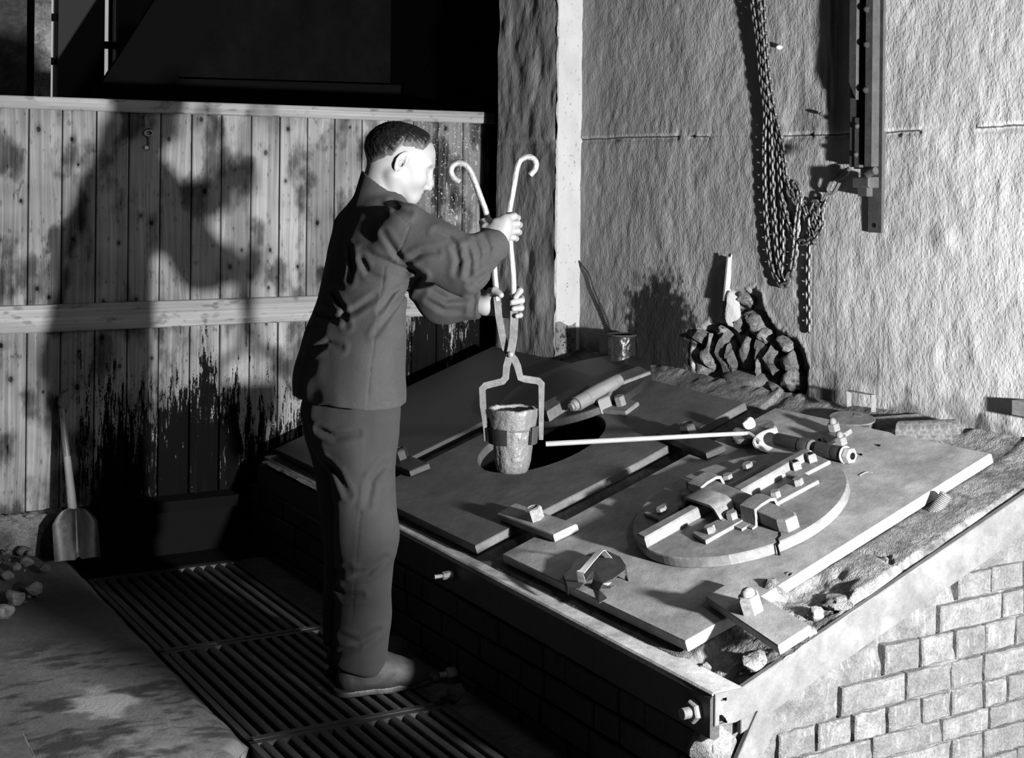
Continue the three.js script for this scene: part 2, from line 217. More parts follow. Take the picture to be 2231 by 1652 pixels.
// relief of the plaster in metres towards the room
function plasterRelief(s, y) {
  let h = 0.012 * (fbm(s / 8, y / 8, 16, 16, 3, 81) - 0.5) + 0.007 * (fbm(s / 8, y / 8, 70, 56, 3, 82) - 0.5) + 0.004 * (fbm(s / 8, y / 8, 260, 190, 2, 87) - 0.5);
  const d = y - ledge(s), on = ledgeOn(s); h += on * (d > 0 ? 0.004 * Math.exp(-d / 0.05) : d > -0.012 ? -0.005 : -0.001 * Math.exp(d / 0.2));
  const b = [-3.1001,1.35], r = Math.hypot(s + b[0], y - b[1]); h += 0.009 * Math.exp(-((r / 0.04) ** 2));          // bulge of patched plaster
  return h;
}
{
  const s0 = 1.9, s1 = 5.115, y0 = 0.45, y1 = 3.2;
  const g = grid(430, 330, (i, j) => {
    const s = mix(s0, s1, i), y = mix(y0, y1, j); let h = plasterRelief(s, y);
    const e = polyDist(HOLE, s, y) + 0.012 * (vn(s * 60, y * 60, 997, 997, 3) - 0.5), inside = inPoly(HOLE, s, y);
    if (inside) h = -0.04 * sstep(0.0, 0.03, e); else if (e < 0.02) h += 0.004 * sstep(0.02, 0, e);
    return V(WX - h, y, -s);
  }, (i, j, p) => [(-p.z - s0) / (s1 - s0), (p.y - y0) / (y1 - y0)]);
  // colour: whitewash greying with age, soot behind the pot, drips, dirty streaks beside the hanger, damp foot
  const soot = [-4.5436,.9755], hangS = 3.6458;
  const tone = grey(2048, 1536, (u, v) => {
    const s = s0 + u * (s1 - s0), y = y0 + v * (y1 - y0);
    let g = 0.8 + 0.16 * (fbm(u, v, 9, 8, 5, 91) - 0.5) + 0.1 * (fbm(u, v, 120, 60, 3, 92) - 0.5) + 0.12 * (fbm(u, v, 60, 5, 3, 93) - 0.5);
    g -= 0.07 * fbm(u, v, 14, 12, 4, 97);
    const ds = s + soot[0], dy = y - soot[1], n = fbm(u, v, 40, 40, 4, 94), n2 = fbm(u, v, 170, 120, 3, 99), bl = Math.hypot(ds / 0.185, Math.max(0, dy + 0.05) / 0.2) + 0.7 * (n - 0.5) + 0.9 * (n2 - 0.5);
    g = mix(0.05, g, sstep(0.72, 1.3, bl)); g -= 0.3 * sstep(1.7, 1.0, bl) * sstep(0.45, 0.65, n);
    const k = (s - hangS) / 0.12, m = sstep(1.2, 0.4, Math.abs(k)) * sstep(1.6, 1.75, y); g -= m * 0.34 * sstep(0.35, 0.7, fbm(u, v, 90, 5, 3, 95));
    if (y < 1.62) for (const c of [3.5654,3.373,3.3531,3.6772]) g -= 0.2 * sstep(0.006, 0.001, Math.abs(s - c - 0.006 * (vn(y * 6, c, 99, 99, 7) - 0.5))) * sstep(0.3, 0.5, vn(y * 5, c * 3, 99, 99, 8));
    g -= 0.3 * sstep(0.98, 0.78, y + 0.12 * (n - 0.5)) * sstep(0.35, 0.6, fbm(u, v, 50, 40, 3, 96));
    { const d = y - ledge(s) - 0.0025 * (fbm(u, v, 300, 3, 2, 98) - 0.5); g -= 0.55 * ledgeOn(s) * sstep(0.0035, 0.001, Math.abs(d)); g += 0.08 * ledgeOn(s) * sstep(0.012, 0.003, Math.abs(d - 0.007)); }  // dirty crack line; the lit lip above it is painted
    const w = [-2.9539,.8183]; g -= 0.3 * sstep(0.05, 0.035, Math.hypot((s + w[0]) / 0.7, y - w[1]) + 0.02 * (n - 0.5));
    return g;
  }, { wrap: false });
  const wall = structureGroup('wall_right');
  part(wall, 'plaster', g, mat(0.4, { map: tone, bumpMap: rep(TX.plasterBump, 6, 5), bumpScale: 0.0036, roughness: 0.95 }));
  part(wall, 'wall_core', worldUv(box(WX + 0.13, WX + 0.4, -0.6, 4.4, -10, 4.2)), M.soot);
  part(wall, 'plaster_above', worldUv(box(WX, WX + 0.13, y1, 4.4, -10, 4.2)), mat(0.5, { roughness: 0.95 }));
  part(wall, 'plaster_front', worldUv(box(WX, WX + 0.13, -0.6, y1, -s0, 4.2)), mat(0.55, { roughness: 0.95 }));
  part(wall, 'plaster_behind', worldUv(box(WX, WX + 0.13, -0.6, y1, -10, -s1 - 0.38)), M.soot);
  part(wall, 'wall_foot', worldUv(box(WX + 0.11, WX + 0.13, -0.6, y0, -s1 - 0.4, -s0)), M.soot);
  // stones of the wall core laid bare by the hole
  const st = [[4.3087,.8523,.075,.06],[4.2825,.9392,.05,.04],[4.2403,.8929,.035,.07],[4.1592,.902,.045,.085],[4.1748,.9826,.045,.03],[4.1192,.8813,.03,.06],[4.0444,1.092,.05,.035],[4.0774,1.0161,.04,.05],[3.9956,1.0237,.06,.05],[4.0391,.9148,.04,.085],[3.9703,.9066,.04,.085],[3.8958,.8994,.05,.085],[3.8264,.9615,.06,.045],[3.8009,.9025,.05,.045],[3.7825,.8355,.06,.05],[3.8885,.8141,.06,.035],[4.2189,.7714,.04,.03],[4.3009,.7777,.04,.03],[3.9382,.9845,.04,.04]];
  st.forEach(([s, y, w, h], i) => part(wall, 'stone', lump(V(WX + 0.042, y, -s), 0.062, h * 1.12, w * 1.12, 300 + i, { rough: 0.22, facets: 16 }), [M.stone, mortarMid][i % 2]));
  part(wall, 'stone', lump(V(WX + 0.035, .8073, -4.0304), 0.05, 0.05, 0.16, 391, { rough: 0.05, facets: 4 }), M.stone, 'long dressed stone at the foot of the hole');
}

// pilaster between the wall and the partition: grey plaster front, whitewashed near side
{
  const PX = 3.1176, z0 = -5.1065, z1 = -5.594, y0 = 0.5, y1 = 3.2;
  const t = structureGroup('trim_1');
  const rough = grid(40, 220, (i, j) => { const s = mix(-z0, -z1, i), y = mix(y0, y1, j), e = Math.min(i, 1 - i); return V(PX - plasterRelief(s + 3, y) * (e < 0.02 ? 0.4 : 1) - 0.01 * f3(s * 9, y * 5, 1, 3, 4), y, -s); }, (i, j, p) => [-p.z, p.y]);
  const tone = grey(512, 2048, (u, v) => { const y = y0 + v * (y1 - y0); let g = 0.6 + 0.3 * (fbm(u, v, 5, 16, 5, 101) - 0.5) + 0.15 * (fbm(u, v, 50, 12, 3, 102) - 0.5); g -= 0.12 * sstep(1.7, 2.2, y) * fbm(u, v, 7, 20, 4, 105); g -= 0.4 * sstep(0.25, 0.0, u) * sstep(0.3, 0.2, Math.abs(y - 1.38)) * fbm(u, v, 6, 12, 3, 103); g -= 0.2 * sstep(1.05, 0.8, y) * fbm(u, v, 9, 30, 4, 104); return g; }, { wrap: false });
  rough.setAttribute('uv', new THREE.BufferAttribute(Float32Array.from({ length: rough.attributes.position.count * 2 }, (_, k) => { const i = k >> 1, p = rough.attributes.position; return k & 1 ? (p.getY(i) - y0) / (y1 - y0) : (-p.getZ(i) + z0) / (z0 - z1); }), 2));
  part(t, 'plaster_front', rough, mat(0.66, { map: tone, bumpMap: rep(TX.plasterBump, 0.5, 2.6), bumpScale: 0.003, roughness: 0.95 }));
  const W = WX - PX, side = grid(14, 260, (i, j) => { const x = mix(PX, WX + 0.02, i), y = mix(y0, y1, j), k = i === 0 ? 0.012 * Math.max(0, f3(y * 14, 3, 1, 3, 9)) : 0; return V(x + k, y, z0 + 0.003 * f3(x * 20, y * 20, 2, 3, 12)); });
  const wash = grey(256, 2048, (u, v) => {
    const y = y0 + v * (y1 - y0); let g = 0.92 + 0.12 * (fbm(u, v, 3, 24, 4, 111) - 0.5) - 0.25 * sstep(0.76, 0.84, fbm(u, v, 18, 190, 3, 112));
    const top = .9178, inner = u < 0.75 - 0.15 * sstep(0.8, 0.55, y) && u > 0.03;
    if (y < top + 0.01 * Math.sin(u * 9) && inner) g = 0.55 + 0.25 * (fbm(u, v, 6, 50, 4, 113) - 0.5) - 0.3 * sstep(0.64, 0.7, fbm(u, v, 22, 230, 2, 114));
    if (u < 0.08) g -= 0.3 * fbm(u, v, 30, 200, 2, 115); return g;
  }, { wrap: false });
  part(t, 'whitewashed_side', side, mat(0.34, { map: wash, roughness: 0.95, bumpMap: rep(TX.plasterBump, 0.3, 3), bumpScale: 0.002 }));
  part(t, 'pilaster_core', worldUv(box(PX + 0.02, WX + 0.1, -0.5, y0 + 2.75, z1, z0 - 0.012)), M.soot);
  part(t, 'pilaster_top', worldUv(box(PX, WX + 0.1, y1, 4.4, z1, z0)), mat(0.3));
}

// board partition: tongue-and-groove boards nailed to rails
{
  const wall = structureGroup('wall_back');
  const cuts = [.8161,.9264,1.0456,1.1675,1.2937,1.4255,1.553,1.6805,1.809,1.9344,2.0625,2.1872,2.3103,2.435,2.5619,2.686,2.8081,2.9303,3.0548,3.1769,3.2031];
  const top = 1.7808, bottom = .1959 - 0.04, x0 = cuts[0], x1 = cuts[cuts.length - 1];
  const sootX = 1.3014;
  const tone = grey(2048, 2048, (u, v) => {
    const x = x0 + u * (x1 - x0), y = bottom + v * (top + 0.1 - bottom); let b = 0; while (b + 1 < cuts.length - 1 && cuts[b + 1] < x) b++;
    const r = hash(b, 3, 1, 7), rr = hash(b, 9, 2, 7);
    const wob = 0.02 * (fbm(u, v + rr, 20, 3, 3, 121 + b) - 0.5);
    let g = 0.66 + 0.1 * (r - 0.5) + 0.2 * (fbm(u + wob + rr, v, 260, 3, 3, 122) - 0.5) + 0.14 * (fbm(u + wob, v, 700, 6, 2, 123) - 0.5) + 0.22 * (fbm(u, v, 14, 9, 5, 124) - 0.5);
    for (let k = 0; k < 4; k++) { const kx = mix(cuts[b], cuts[b + 1], 0.2 + 0.6 * hash(b, k, 5, 9)), ky = bottom + 0.2 + 1.6 * hash(b, k, 6, 9), d = Math.hypot((x - kx) * 1.1, (y - ky) * 0.8), q = 0.006 + 0.007 * hash(b, k, 7, 9); g -= 0.3 * sstep(q, q * 0.5, d) + 0.08 * sstep(q * 2.2, q, d); }
    g -= 0.16 * sstep(0.68, 0.85, fbm(u, v, 210, 50, 4, 125)); g -= 0.3 * sstep(0.48, 0.72, fbm(u, v, 26, 11, 5, 135)); g -= 0.1 * sstep(0.4, 0.7, fbm(u, v, 9, 6, 4, 136));
    // soot and scorch in tongues from the floor, plus painted furnace shadow at right
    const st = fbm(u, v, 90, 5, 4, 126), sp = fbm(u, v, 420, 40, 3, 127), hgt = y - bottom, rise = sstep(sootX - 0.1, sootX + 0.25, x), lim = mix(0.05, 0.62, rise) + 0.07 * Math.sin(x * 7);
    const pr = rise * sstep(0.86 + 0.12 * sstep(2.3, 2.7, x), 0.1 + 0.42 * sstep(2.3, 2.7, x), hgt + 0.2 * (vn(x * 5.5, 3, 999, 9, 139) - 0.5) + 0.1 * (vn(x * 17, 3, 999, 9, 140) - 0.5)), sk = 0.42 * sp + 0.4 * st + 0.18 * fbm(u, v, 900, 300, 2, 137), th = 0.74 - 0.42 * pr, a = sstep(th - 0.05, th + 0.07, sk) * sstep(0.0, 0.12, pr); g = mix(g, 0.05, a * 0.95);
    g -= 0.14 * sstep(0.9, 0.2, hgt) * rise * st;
    const sx = (x - 3.0004) / 0.16; if (y > 1.2 && Math.abs(sx) < 1) { const s = fbm(u, v, 330, 240, 2, 128), dr = fbm(u, v, 260, 30, 2, 129); g = mix(g, 0.9, 0.7 * Math.max(sstep(0.78, 0.83, s + 0.05 * (1 - sx * sx)), sstep(0.78, 0.82, dr))); }
    return g;
  }, { wrap: false });
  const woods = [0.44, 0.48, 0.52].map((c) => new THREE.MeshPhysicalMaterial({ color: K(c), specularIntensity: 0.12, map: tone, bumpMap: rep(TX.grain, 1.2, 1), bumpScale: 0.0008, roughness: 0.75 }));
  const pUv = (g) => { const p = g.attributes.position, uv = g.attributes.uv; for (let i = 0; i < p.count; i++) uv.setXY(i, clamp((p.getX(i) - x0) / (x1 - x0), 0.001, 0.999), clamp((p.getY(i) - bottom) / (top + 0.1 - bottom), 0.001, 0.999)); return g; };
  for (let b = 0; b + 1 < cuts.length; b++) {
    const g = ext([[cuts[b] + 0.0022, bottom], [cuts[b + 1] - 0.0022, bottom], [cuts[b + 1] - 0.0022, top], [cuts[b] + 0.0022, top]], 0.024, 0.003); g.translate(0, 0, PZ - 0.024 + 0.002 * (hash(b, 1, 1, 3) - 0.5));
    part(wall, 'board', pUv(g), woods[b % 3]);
  }
  part(wall, 'backing', worldUv(box(x0, x1, bottom, top, PZ - 0.05, PZ - 0.03)), M.black);
  const railTone = grey(1024, 128, (u, v) => 0.66 + 0.3 * (fbm(u, v, 6, 3, 5, 131) - 0.5) + 0.25 * (fbm(u, v, 4, 60, 3, 132) - 0.5) - 0.2 * sstep(0.6, 0.85, fbm(u, v, 60, 10, 5, 133)));
  const rail = (name, L, R, depth) => { const g = ext([L[0], R[0], R[1], L[1]], depth, 0.004); const uv = g.attributes.uv, p = g.attributes.position; for (let i = 0; i < p.count; i++) uv.setXY(i, p.getX(i) / 2.6, (p.getY(i) - L[0][1]) * 5); g.translate(0, 0, PZ + 0.001); part(wall, name, g, mat(0.45, { map: railTone, roughness: 0.75, bumpMap: rep(TX.grain, 3, 1), bumpScale: 0.001 })); };
  rail('top_rail', [[.8085,1.762],[.8085,1.8107]], [[3.2036,1.7579],[3.2036,1.8098]], 0.03);
  rail('middle_rail', [[.8163,.9019],[.8163,1.0082]], [[3.18,.9004],[3.18,1.0064]], 0.026);
  const kerbTop = .2096;
  for (const [kx0, kx1, km] of [[-0.4, 1.3, M.mortar], [1.3, x1, M.soot]]) part(wall, 'kerb', grid(90, 12, (i, j) => { const x = mix(kx0, kx1, i), t = j * 2; const yz = t < 1 ? [-0.05 + t * (kerbTop + 0.05), PZ + 0.09] : [kerbTop, mix(PZ + 0.09, PZ - 0.1, t - 1)]; return V(x, yz[0] + 0.012 * f3(x * 9, t * 3, 1, 3, 8), yz[1] + 0.012 * f3(x * 9, t * 3, 5, 3, 8)); }, (i, j, p) => [p.x, p.y + p.z]), km);
  part(wall, 'ledger', worldUv(box(1.4219, 1.98, .1773, .2206, PZ + 0.002, PZ + 0.12)), M.black);
}

// the dark loft behind the partition: a plastered pier, two tall windows and a soot-black hood
{
  const zb = -7.6, wallB = structureGroup('wall_far');
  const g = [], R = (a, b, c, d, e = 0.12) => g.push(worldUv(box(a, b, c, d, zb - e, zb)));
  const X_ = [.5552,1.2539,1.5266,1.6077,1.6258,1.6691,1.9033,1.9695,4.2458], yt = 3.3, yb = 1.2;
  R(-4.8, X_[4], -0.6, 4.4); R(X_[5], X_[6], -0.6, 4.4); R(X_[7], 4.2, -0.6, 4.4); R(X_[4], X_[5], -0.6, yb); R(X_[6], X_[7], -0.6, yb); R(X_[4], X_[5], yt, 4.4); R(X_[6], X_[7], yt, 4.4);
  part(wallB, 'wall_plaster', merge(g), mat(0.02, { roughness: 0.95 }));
  const pier = structureGroup('trim_2');
  part(pier, 'pier', worldUv(box(X_[2], X_[3], 0.1, 4.4, zb, zb + 0.12)), mat(0.5, { map: rep(TX.concrete, 1, 1), roughness: 0.95 }));
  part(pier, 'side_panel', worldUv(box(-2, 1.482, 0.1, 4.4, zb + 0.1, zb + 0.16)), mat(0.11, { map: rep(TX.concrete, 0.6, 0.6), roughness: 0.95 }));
  let n = 0;
  for (const [a, b, ys, bar] of [[X_[4], X_[5], [2.3113,2.0874], 0.3], [X_[6], X_[7], [2.1842], 0.64]]) {
    const w = structureGroup('window_' + ++n);
    for (const y of ys) part(w, 'glazing_bar', worldUv(box(a, b, y - 0.018, y + 0.018, zb - 0.07, zb - 0.03)), M.black);
    if (n === 2) part(w, 'mullion', worldUv(box(mix(a, b, bar) - 0.006, mix(a, b, bar) + 0.006, yb, yt, zb - 0.07, zb - 0.03)), M.black);
    part(w, 'pane', worldUv(box(a, b, yb, yt, zb - 0.052, zb - 0.048)), new THREE.MeshPhysicalMaterial({ color: 0xffffff, transmission: 1, roughness: 0.05, thickness: 0 }));
  }
  // sloping hood: a big black sheet with a raked edge, hung from beams
  const hz = -7.0, H = [[2.0923,1.9806,-7],[2.3942,2.4777,-7],[3.9211,2.5918,-7],[3.929,1.8855,-7],[3.6014,2.0089,-7]];
  const hood = thing('smoke_hood', 'large soot-black sheet metal hood with a raked edge behind the partition', 'hood');
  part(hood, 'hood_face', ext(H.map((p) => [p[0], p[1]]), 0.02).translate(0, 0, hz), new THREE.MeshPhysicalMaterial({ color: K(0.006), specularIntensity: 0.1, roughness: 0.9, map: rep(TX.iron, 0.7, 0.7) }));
  part(hood, 'raked_beam', ext([[1.5665,1.766],[1.702,1.931],[1.9802,2.3917],[2.3599,2.464],[2.0624,1.974],[3.55,1.9921],[3.8729,1.8803],[3.8746,1.731]], 0.05).translate(0, 0, -6.9), M.black);
  const hook = part(hood, 'hanging_rod', tube([[2.1575,2.4938,-7.5188],[2.1182,2.2304,-7.5412],[2.0675,2.0864,-7.5701]].map(vec), 0.008, 8), mat(0.05)); put(hood);
}

// a key on a nail
{
  const k = thing('key', 'small iron key hanging from a nail on the boards', 'key'), at = [1.6283,1.6801,-5.79], z = PZ + 0.012, sx = .0018;
  const ring = new THREE.TorusGeometry(7 * sx, 2.6 * sx, 8, 20).scale(1.25, 0.9, 1).translate(at[0], at[1], z);
  part(k, 'bow', ring, M.bright); part(k, 'shank', tube([V(at[0], at[1] - 6 * sx, z), V(at[0] + 0.002, at[1] - 38 * sx, z)], 2.3 * sx, 8), M.iron);
  part(k, 'bit', worldUv(box(at[0] - 9 * sx, at[0] + 1 * sx, at[1] - 36 * sx, at[1] - 29 * sx, z - 0.003, z + 0.003)), M.bright);
  part(k, 'nail', tube([V(at[0], at[1] + 8 * sx, PZ - 0.01), V(at[0], at[1] + 10 * sx, PZ + 0.022)], 1.6 * sx, 6), M.ironDark); put(k);
}

// floor: concrete slab with a worn, chipped edge beside the grating, and the pit under the grating
const GX0 = 1.335, GX1 = 1.93, GZ = [-5.52, -4.57, -3.74, -2.9];
{
  const fl = structureGroup('floor');
  const edge = (z) => GX0 - 0.006 + 0.008 * (vn(z * 9, 2, 999, 9, 4) - 0.5) - 0.05 * sstep(0.1, 0.03, Math.abs(z + 3.62)) ;
  const fy = (x, z) => { let h = 0.022 + 0.006 * (fbm((x + 5) / 10, (z + 10) / 14, 40, 56, 4, 141) - 0.5); h += 0.08 * sstep(-5.2, -5.75, z) * sstep(1.45, 0.9, x); h += 0.02 * Math.exp(-(((x - 1.02) / 0.16) ** 2) - (((z + 3.75) / 0.2) ** 2)) * (0.4 + fbm(x, z, 25, 25, 3, 142)); return h; };
  const x0 = -1.5, z0 = -1.0, z1 = -5.9;
  const tone = grey(1536, 1536, (u, v) => {
    const x = mix(x0, GX0, u), z = mix(z0, z1, v); let g = 0.62 + 0.25 * (fbm(u, v, 9, 16, 5, 143) - 0.5) + 0.12 * (fbm(u, v, 200, 200, 2, 144) - 0.5);
    const dirt = sstep(0.44, 0.68, 0.6 * fbm(u, v, 14, 60, 5, 145) + 0.4 * fbm(u, v, 60, 220, 3, 148)) * sstep(0.6, 0.2, Math.hypot((x - 1.0) / 0.55, (z + 4.1) / 0.9) - 0.3); g -= 0.4 * dirt;
    g -= 0.2 * sstep(-4.6, -5.2, z) * sstep(0.75, 1.2, x);
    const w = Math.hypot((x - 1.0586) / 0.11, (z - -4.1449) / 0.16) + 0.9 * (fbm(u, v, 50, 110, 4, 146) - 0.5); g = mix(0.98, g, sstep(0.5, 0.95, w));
    return g;
  }, { wrap: false });
  const main = flip(grid(190, 300, (i, j) => { const z = mix(z0, z1, j), xe = edge(z), x = mix(x0, xe, i); return V(x, fy(x, z) - 0.03 * sstep(0.985, 1, i), z); }, (i, j, p) => [(p.x - x0) / (GX0 - x0), (p.z - z0) / (z1 - z0)]));
  part(fl, 'concrete', flip(main), mat(0.22, { map: tone, bumpMap: rep(TX.grit, 3, 4), bumpScale: 0.002, roughness: 0.92 }));
  part(fl, 'slab_edge', flip(grid(4, 200, (i, j) => { const z = mix(z0, -5.56, j), x = edge(z); return V(x, mix(-0.3, fy(x, z) - 0.028, i), z); }, (i, j, p) => [p.z, p.y])), M.mortar);
  part(fl, 'concrete_beyond', worldUv(box(GX0 - 0.05, WX, -0.5, 0.004, PZ - 0.3, GZ[0])), M.soot);
  part(fl, 'concrete_right', worldUv(box(GX1, WX + 0.1, -0.5, 0.0, GZ[0], 4.1)), M.mortarDark);
  part(fl, 'concrete_near', worldUv(box(-4.9, GX1, -0.5, 0.004, GZ[3], 4.1)), M.mortar);
  part(fl, 'concrete_left', worldUv(box(-4.9, x0 + 0.01, -0.5, 0.004, -7.8, GZ[3])), M.mortar);
  part(fl, 'pit_bottom', worldUv(box(GX0 - 0.2, GX1 + 0.1, -0.6, -0.45, GZ[0] - 0.1, GZ[3] + 0.1)), M.black);
  part(fl, 'loft_floor', worldUv(box(-4.9, WX, -0.6, 0.0, -10, PZ - 0.2)), M.black);
}
// cast iron gratings: frame and bars
{
  const gm = mat(0.045, { roughness: 0.5, map: rep(TX.iron, 3, 3), bumpMap: rep(TX.grit, 6, 6), bumpScale: 0.001 }), nb = 13;
  const words = ['far floor grating of dark cast iron bars, nearest the partition', 'middle floor grating of dark cast iron bars, under the man\'s boot', 'near floor grating of cast iron bars, cut off by the bottom of the photo'];
  for (let k = 0; k < 3; k++) {
    const g = thing('floor_grating', words[k], 'grating', 'cast iron floor gratings'), z0 = GZ[k] + 0.004, z1 = GZ[k + 1] - 0.004, fw = 0.022;
    const fr = [box(GX0, GX1, -0.03, 0, z0, z0 + fw), box(GX0, GX1, -0.03, 0, z1 - fw, z1), box(GX0, GX0 + 0.018, -0.03, 0, z0, z1), box(GX1 - 0.03, GX1, -0.03, 0, z0, z1)];
    part(g, 'frame', merge(fr.map(worldUv)), gm);
    const w = (GX1 - 0.03 - GX0 - 0.018) / nb, L = z1 - z0 - 2 * fw, prof = [...Array(9)].map((_, i) => { const a = i / 8 * Math.PI; return [0.0135 * Math.cos(a), 0.009 * Math.sin(a) - 0.008]; }); prof.push([-0.01, -0.03], [0.01, -0.03]);
    const bar = creased(ext(prof, L), 0.5);
    for (let i = 0; i < nb; i++) { const m = part(g, 'bar', bar, gm); m.position.set(GX0 + 0.018 + w * (i + 0.5), 0, z0 + fw); }
    put(g);
  }
}

// an iron post added unseen to keep the lamp off the man's shins
{
  const shade_post = structureGroup('added_post_3');
  part(shade_post, 'shade_post', lathe([[0.001, 0.92], [0.05, 0.915], [0.066, 0.89], [0.066, 0.02], [0.1, 0.015], [0.1, 0], [0.001, 0]].reverse(), V(2.108, 0.0, -1.5), V(0, 1, 0), V(0, 0, 1), 32), M.ironDark);
}

// ---------- the furnace: a low brick block with a sloping top under cast iron cover plates ----------
const RIMX = 2.02, RIMY = 0.372, RZ = Z0_();
function Z0_() { return -2.615; }
const holeC = [1.73, 0.55], holeR = 0.23;
{
  const F = thing('furnace', 'low brick crucible furnace with iron corner beams and a sloping top, filling the right foreground', 'furnace');
  const zEnd = PZ + 0.14, yMid = RIMY - 0.118;
  // front channel: flat top flange and deep web, closed at the near end by a notched plate
  const RX0 = 2.0174, RX1 = 2.0721, zN = -2.6059;
  const fw = .0741;
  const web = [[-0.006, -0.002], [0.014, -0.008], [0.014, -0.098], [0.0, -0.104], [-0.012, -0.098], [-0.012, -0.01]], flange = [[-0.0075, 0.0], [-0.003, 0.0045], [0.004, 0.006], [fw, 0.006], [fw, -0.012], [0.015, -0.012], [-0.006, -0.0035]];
  for (const [nm, prof, bm] of [['beam_flange', flange, M.rim], ['beam_web', web, M.ironDark]]) {  // dusty pale flange; web darkened, its shade put into the colour
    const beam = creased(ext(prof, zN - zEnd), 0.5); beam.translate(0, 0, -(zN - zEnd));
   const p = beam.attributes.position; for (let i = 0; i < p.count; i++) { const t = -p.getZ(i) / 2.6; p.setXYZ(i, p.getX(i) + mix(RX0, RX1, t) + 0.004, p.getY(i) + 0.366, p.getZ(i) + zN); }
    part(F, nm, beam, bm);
  }
  const ep = [[2.0187,.3677],[2.094,.3687],[2.1301,.3303],[2.1463,.3119],[2.0779,.2947],[2.0183,.2959]];
  const hl = [[[2.033,.3571],[2.0524,.358],[2.0525,.3476],[2.0331,.3489]],[[2.0286,.2972],[2.0283,.3209],[2.0386,.3212],[2.0491,.3111],[2.0557,.2976]]];
  part(F, 'end_plate', ext(ep, 0.014, 0.0015, hl).translate(0, 0, zN - 0.008), M.beam);
  // sloping side beam
  const yb = (x) => .3787 + (x - 2.1368) * .3797;
  const bx0 = 2.1013, bx1 = WX - 0.005, bh = 0.105;
  part(F, 'side_beam', ext([[bx0, yb(bx0) - bh], [bx1, yb(bx1) - bh], [bx1, yb(bx1)], [bx0, yb(bx0)]], 0.016, 0.002).translate(0, 0, RZ - 0.012), M.beam);
  part(F, 'corner_brace', ext([[2.1445,.3087],[2.2055,.2718],[2.133,.1624],[2.0646,.1757]], 0.016, 0.002).translate(0, 0, RZ - 0.004), M.beam);
  // bricks of the sunlit side, course by course; joints in metres along the wall
  const c4 = 0;
  const yC = [0.528, 0.459, 0.388, 0.312, 0.24, 0.172, 0.113, 0.045, -0.02];   // bed joints at x = 2.6
  const J = [[2.7965,2.9218,3.0427,3.1598],[2.733,2.9578,3.0433,3.1668],[2.551,2.6738,2.7909,2.9003,3.0124,3.1292],[2.413,2.625,2.7748,2.8921,3.0477,3.17],[2.2215,2.3409,2.4528,2.5623,2.6752,2.7788,2.8975,2.9817,3.1071],[2.1238,2.2776,2.5166,2.7483,2.9166,3.0763,3.2376],[2.0287,2.3268,2.4489,2.5594,2.7805,2.8956,3.0494,3.1731],[2.0151,2.1591,2.3871,2.5369,2.699,2.8626,3.0213,3.1738]];
  const R = rng(77);
  const clipBelow = (poly) => { const o = [], f = (p) => yb(p[0]) - bh - 0.004 - p[1]; poly.forEach((p, i) => { const q = poly[(i + 1) % poly.length], a = f(p), b = f(q); if (a >= 0) o.push(p); if ((a >= 0) !== (b >= 0)) { const t = a / (a - b); o.push([mix(p[0], q[0], t), mix(p[1], q[1], t)]); } }); return o; };
  for (let r = 0; r < 8; r++) {
    const xs = J[r];
    for (let i = 0; i + 1 < xs.length; i++) {
      const l = xs[i] + 0.004 + 0.003 * R(), e = xs[i + 1] - 0.004 - 0.002 * R(); if (l > WX) continue;
      const yt = (x) => yC[r] + 0.016 * (x - 2.6) - 0.003, y0 = (x) => yC[r + 1] + 0.016 * (x - 2.6) + 0.003;
      const jit = (a, b, n) => [...Array(n)].map((_, q) => [mix(a[0], b[0], q / n) + 0.0035 * (R() - 0.5), mix(a[1], b[1], q / n) + 0.0045 * (R() - 0.5)]), cr = [[l, y0(l)], [e, y0(e)], [e, yt(e)], [l, yt(l)]], poly = clipBelow([...jit(cr[0], cr[1], 6), ...jit(cr[1], cr[2], 3), ...jit(cr[2], cr[3], 6), ...jit(cr[3], cr[0], 3)]); if (poly.length < 3) continue;
      const area = Math.abs(poly.reduce((s, p, k) => { const q = poly[(k + 1) % poly.length]; return s + p[0] * q[1] - q[0] * p[1]; }, 0)) / 2; if (area < 2e-4) continue;
      part(F, 'brick', ext(poly, 0.1, 0.004).translate(0, 0, RZ - 0.112 + 0.006 * R()), M.bricks[Math.floor(R() * 3)]);
    }
  }
  // mortar behind and between, set back unevenly so that open joints read dark
  part(F, 'mortar', grid(120, 60, (i, j) => { const x = mix(RIMX + 0.02, WX, i), y = mix(-0.02, Math.max(0.1, yb(x) - 0.03), j); return V(x, y, RZ - 0.026 + 0.022 * f3(x * 9, y * 16, 3, 3, 5)); }, (i, j, p) => [p.x, p.y]), M.bricks[0]);
  // dark bricks of the front
  let y = RIMY - 0.118; const fx = RIMX + 0.012;
  for (let r = 0; r < 5; r++) {
    let z = RZ - 0.03 + (r % 2 ? 0.0 : -0.005), first = true;
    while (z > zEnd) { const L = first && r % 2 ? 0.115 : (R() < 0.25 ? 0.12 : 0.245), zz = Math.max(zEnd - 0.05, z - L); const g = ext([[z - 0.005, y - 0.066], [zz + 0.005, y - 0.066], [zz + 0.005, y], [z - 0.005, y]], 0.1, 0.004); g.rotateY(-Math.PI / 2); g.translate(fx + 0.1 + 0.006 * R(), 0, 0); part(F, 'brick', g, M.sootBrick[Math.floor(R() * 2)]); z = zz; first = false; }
    y -= 0.074;
  }
  part(F, 'front_mortar', worldUv(box(fx + 0.02, fx + 0.3, -0.02, RIMY - 0.03, zEnd, RZ - 0.03)), mat(0.035, { roughness: 0.95 }));
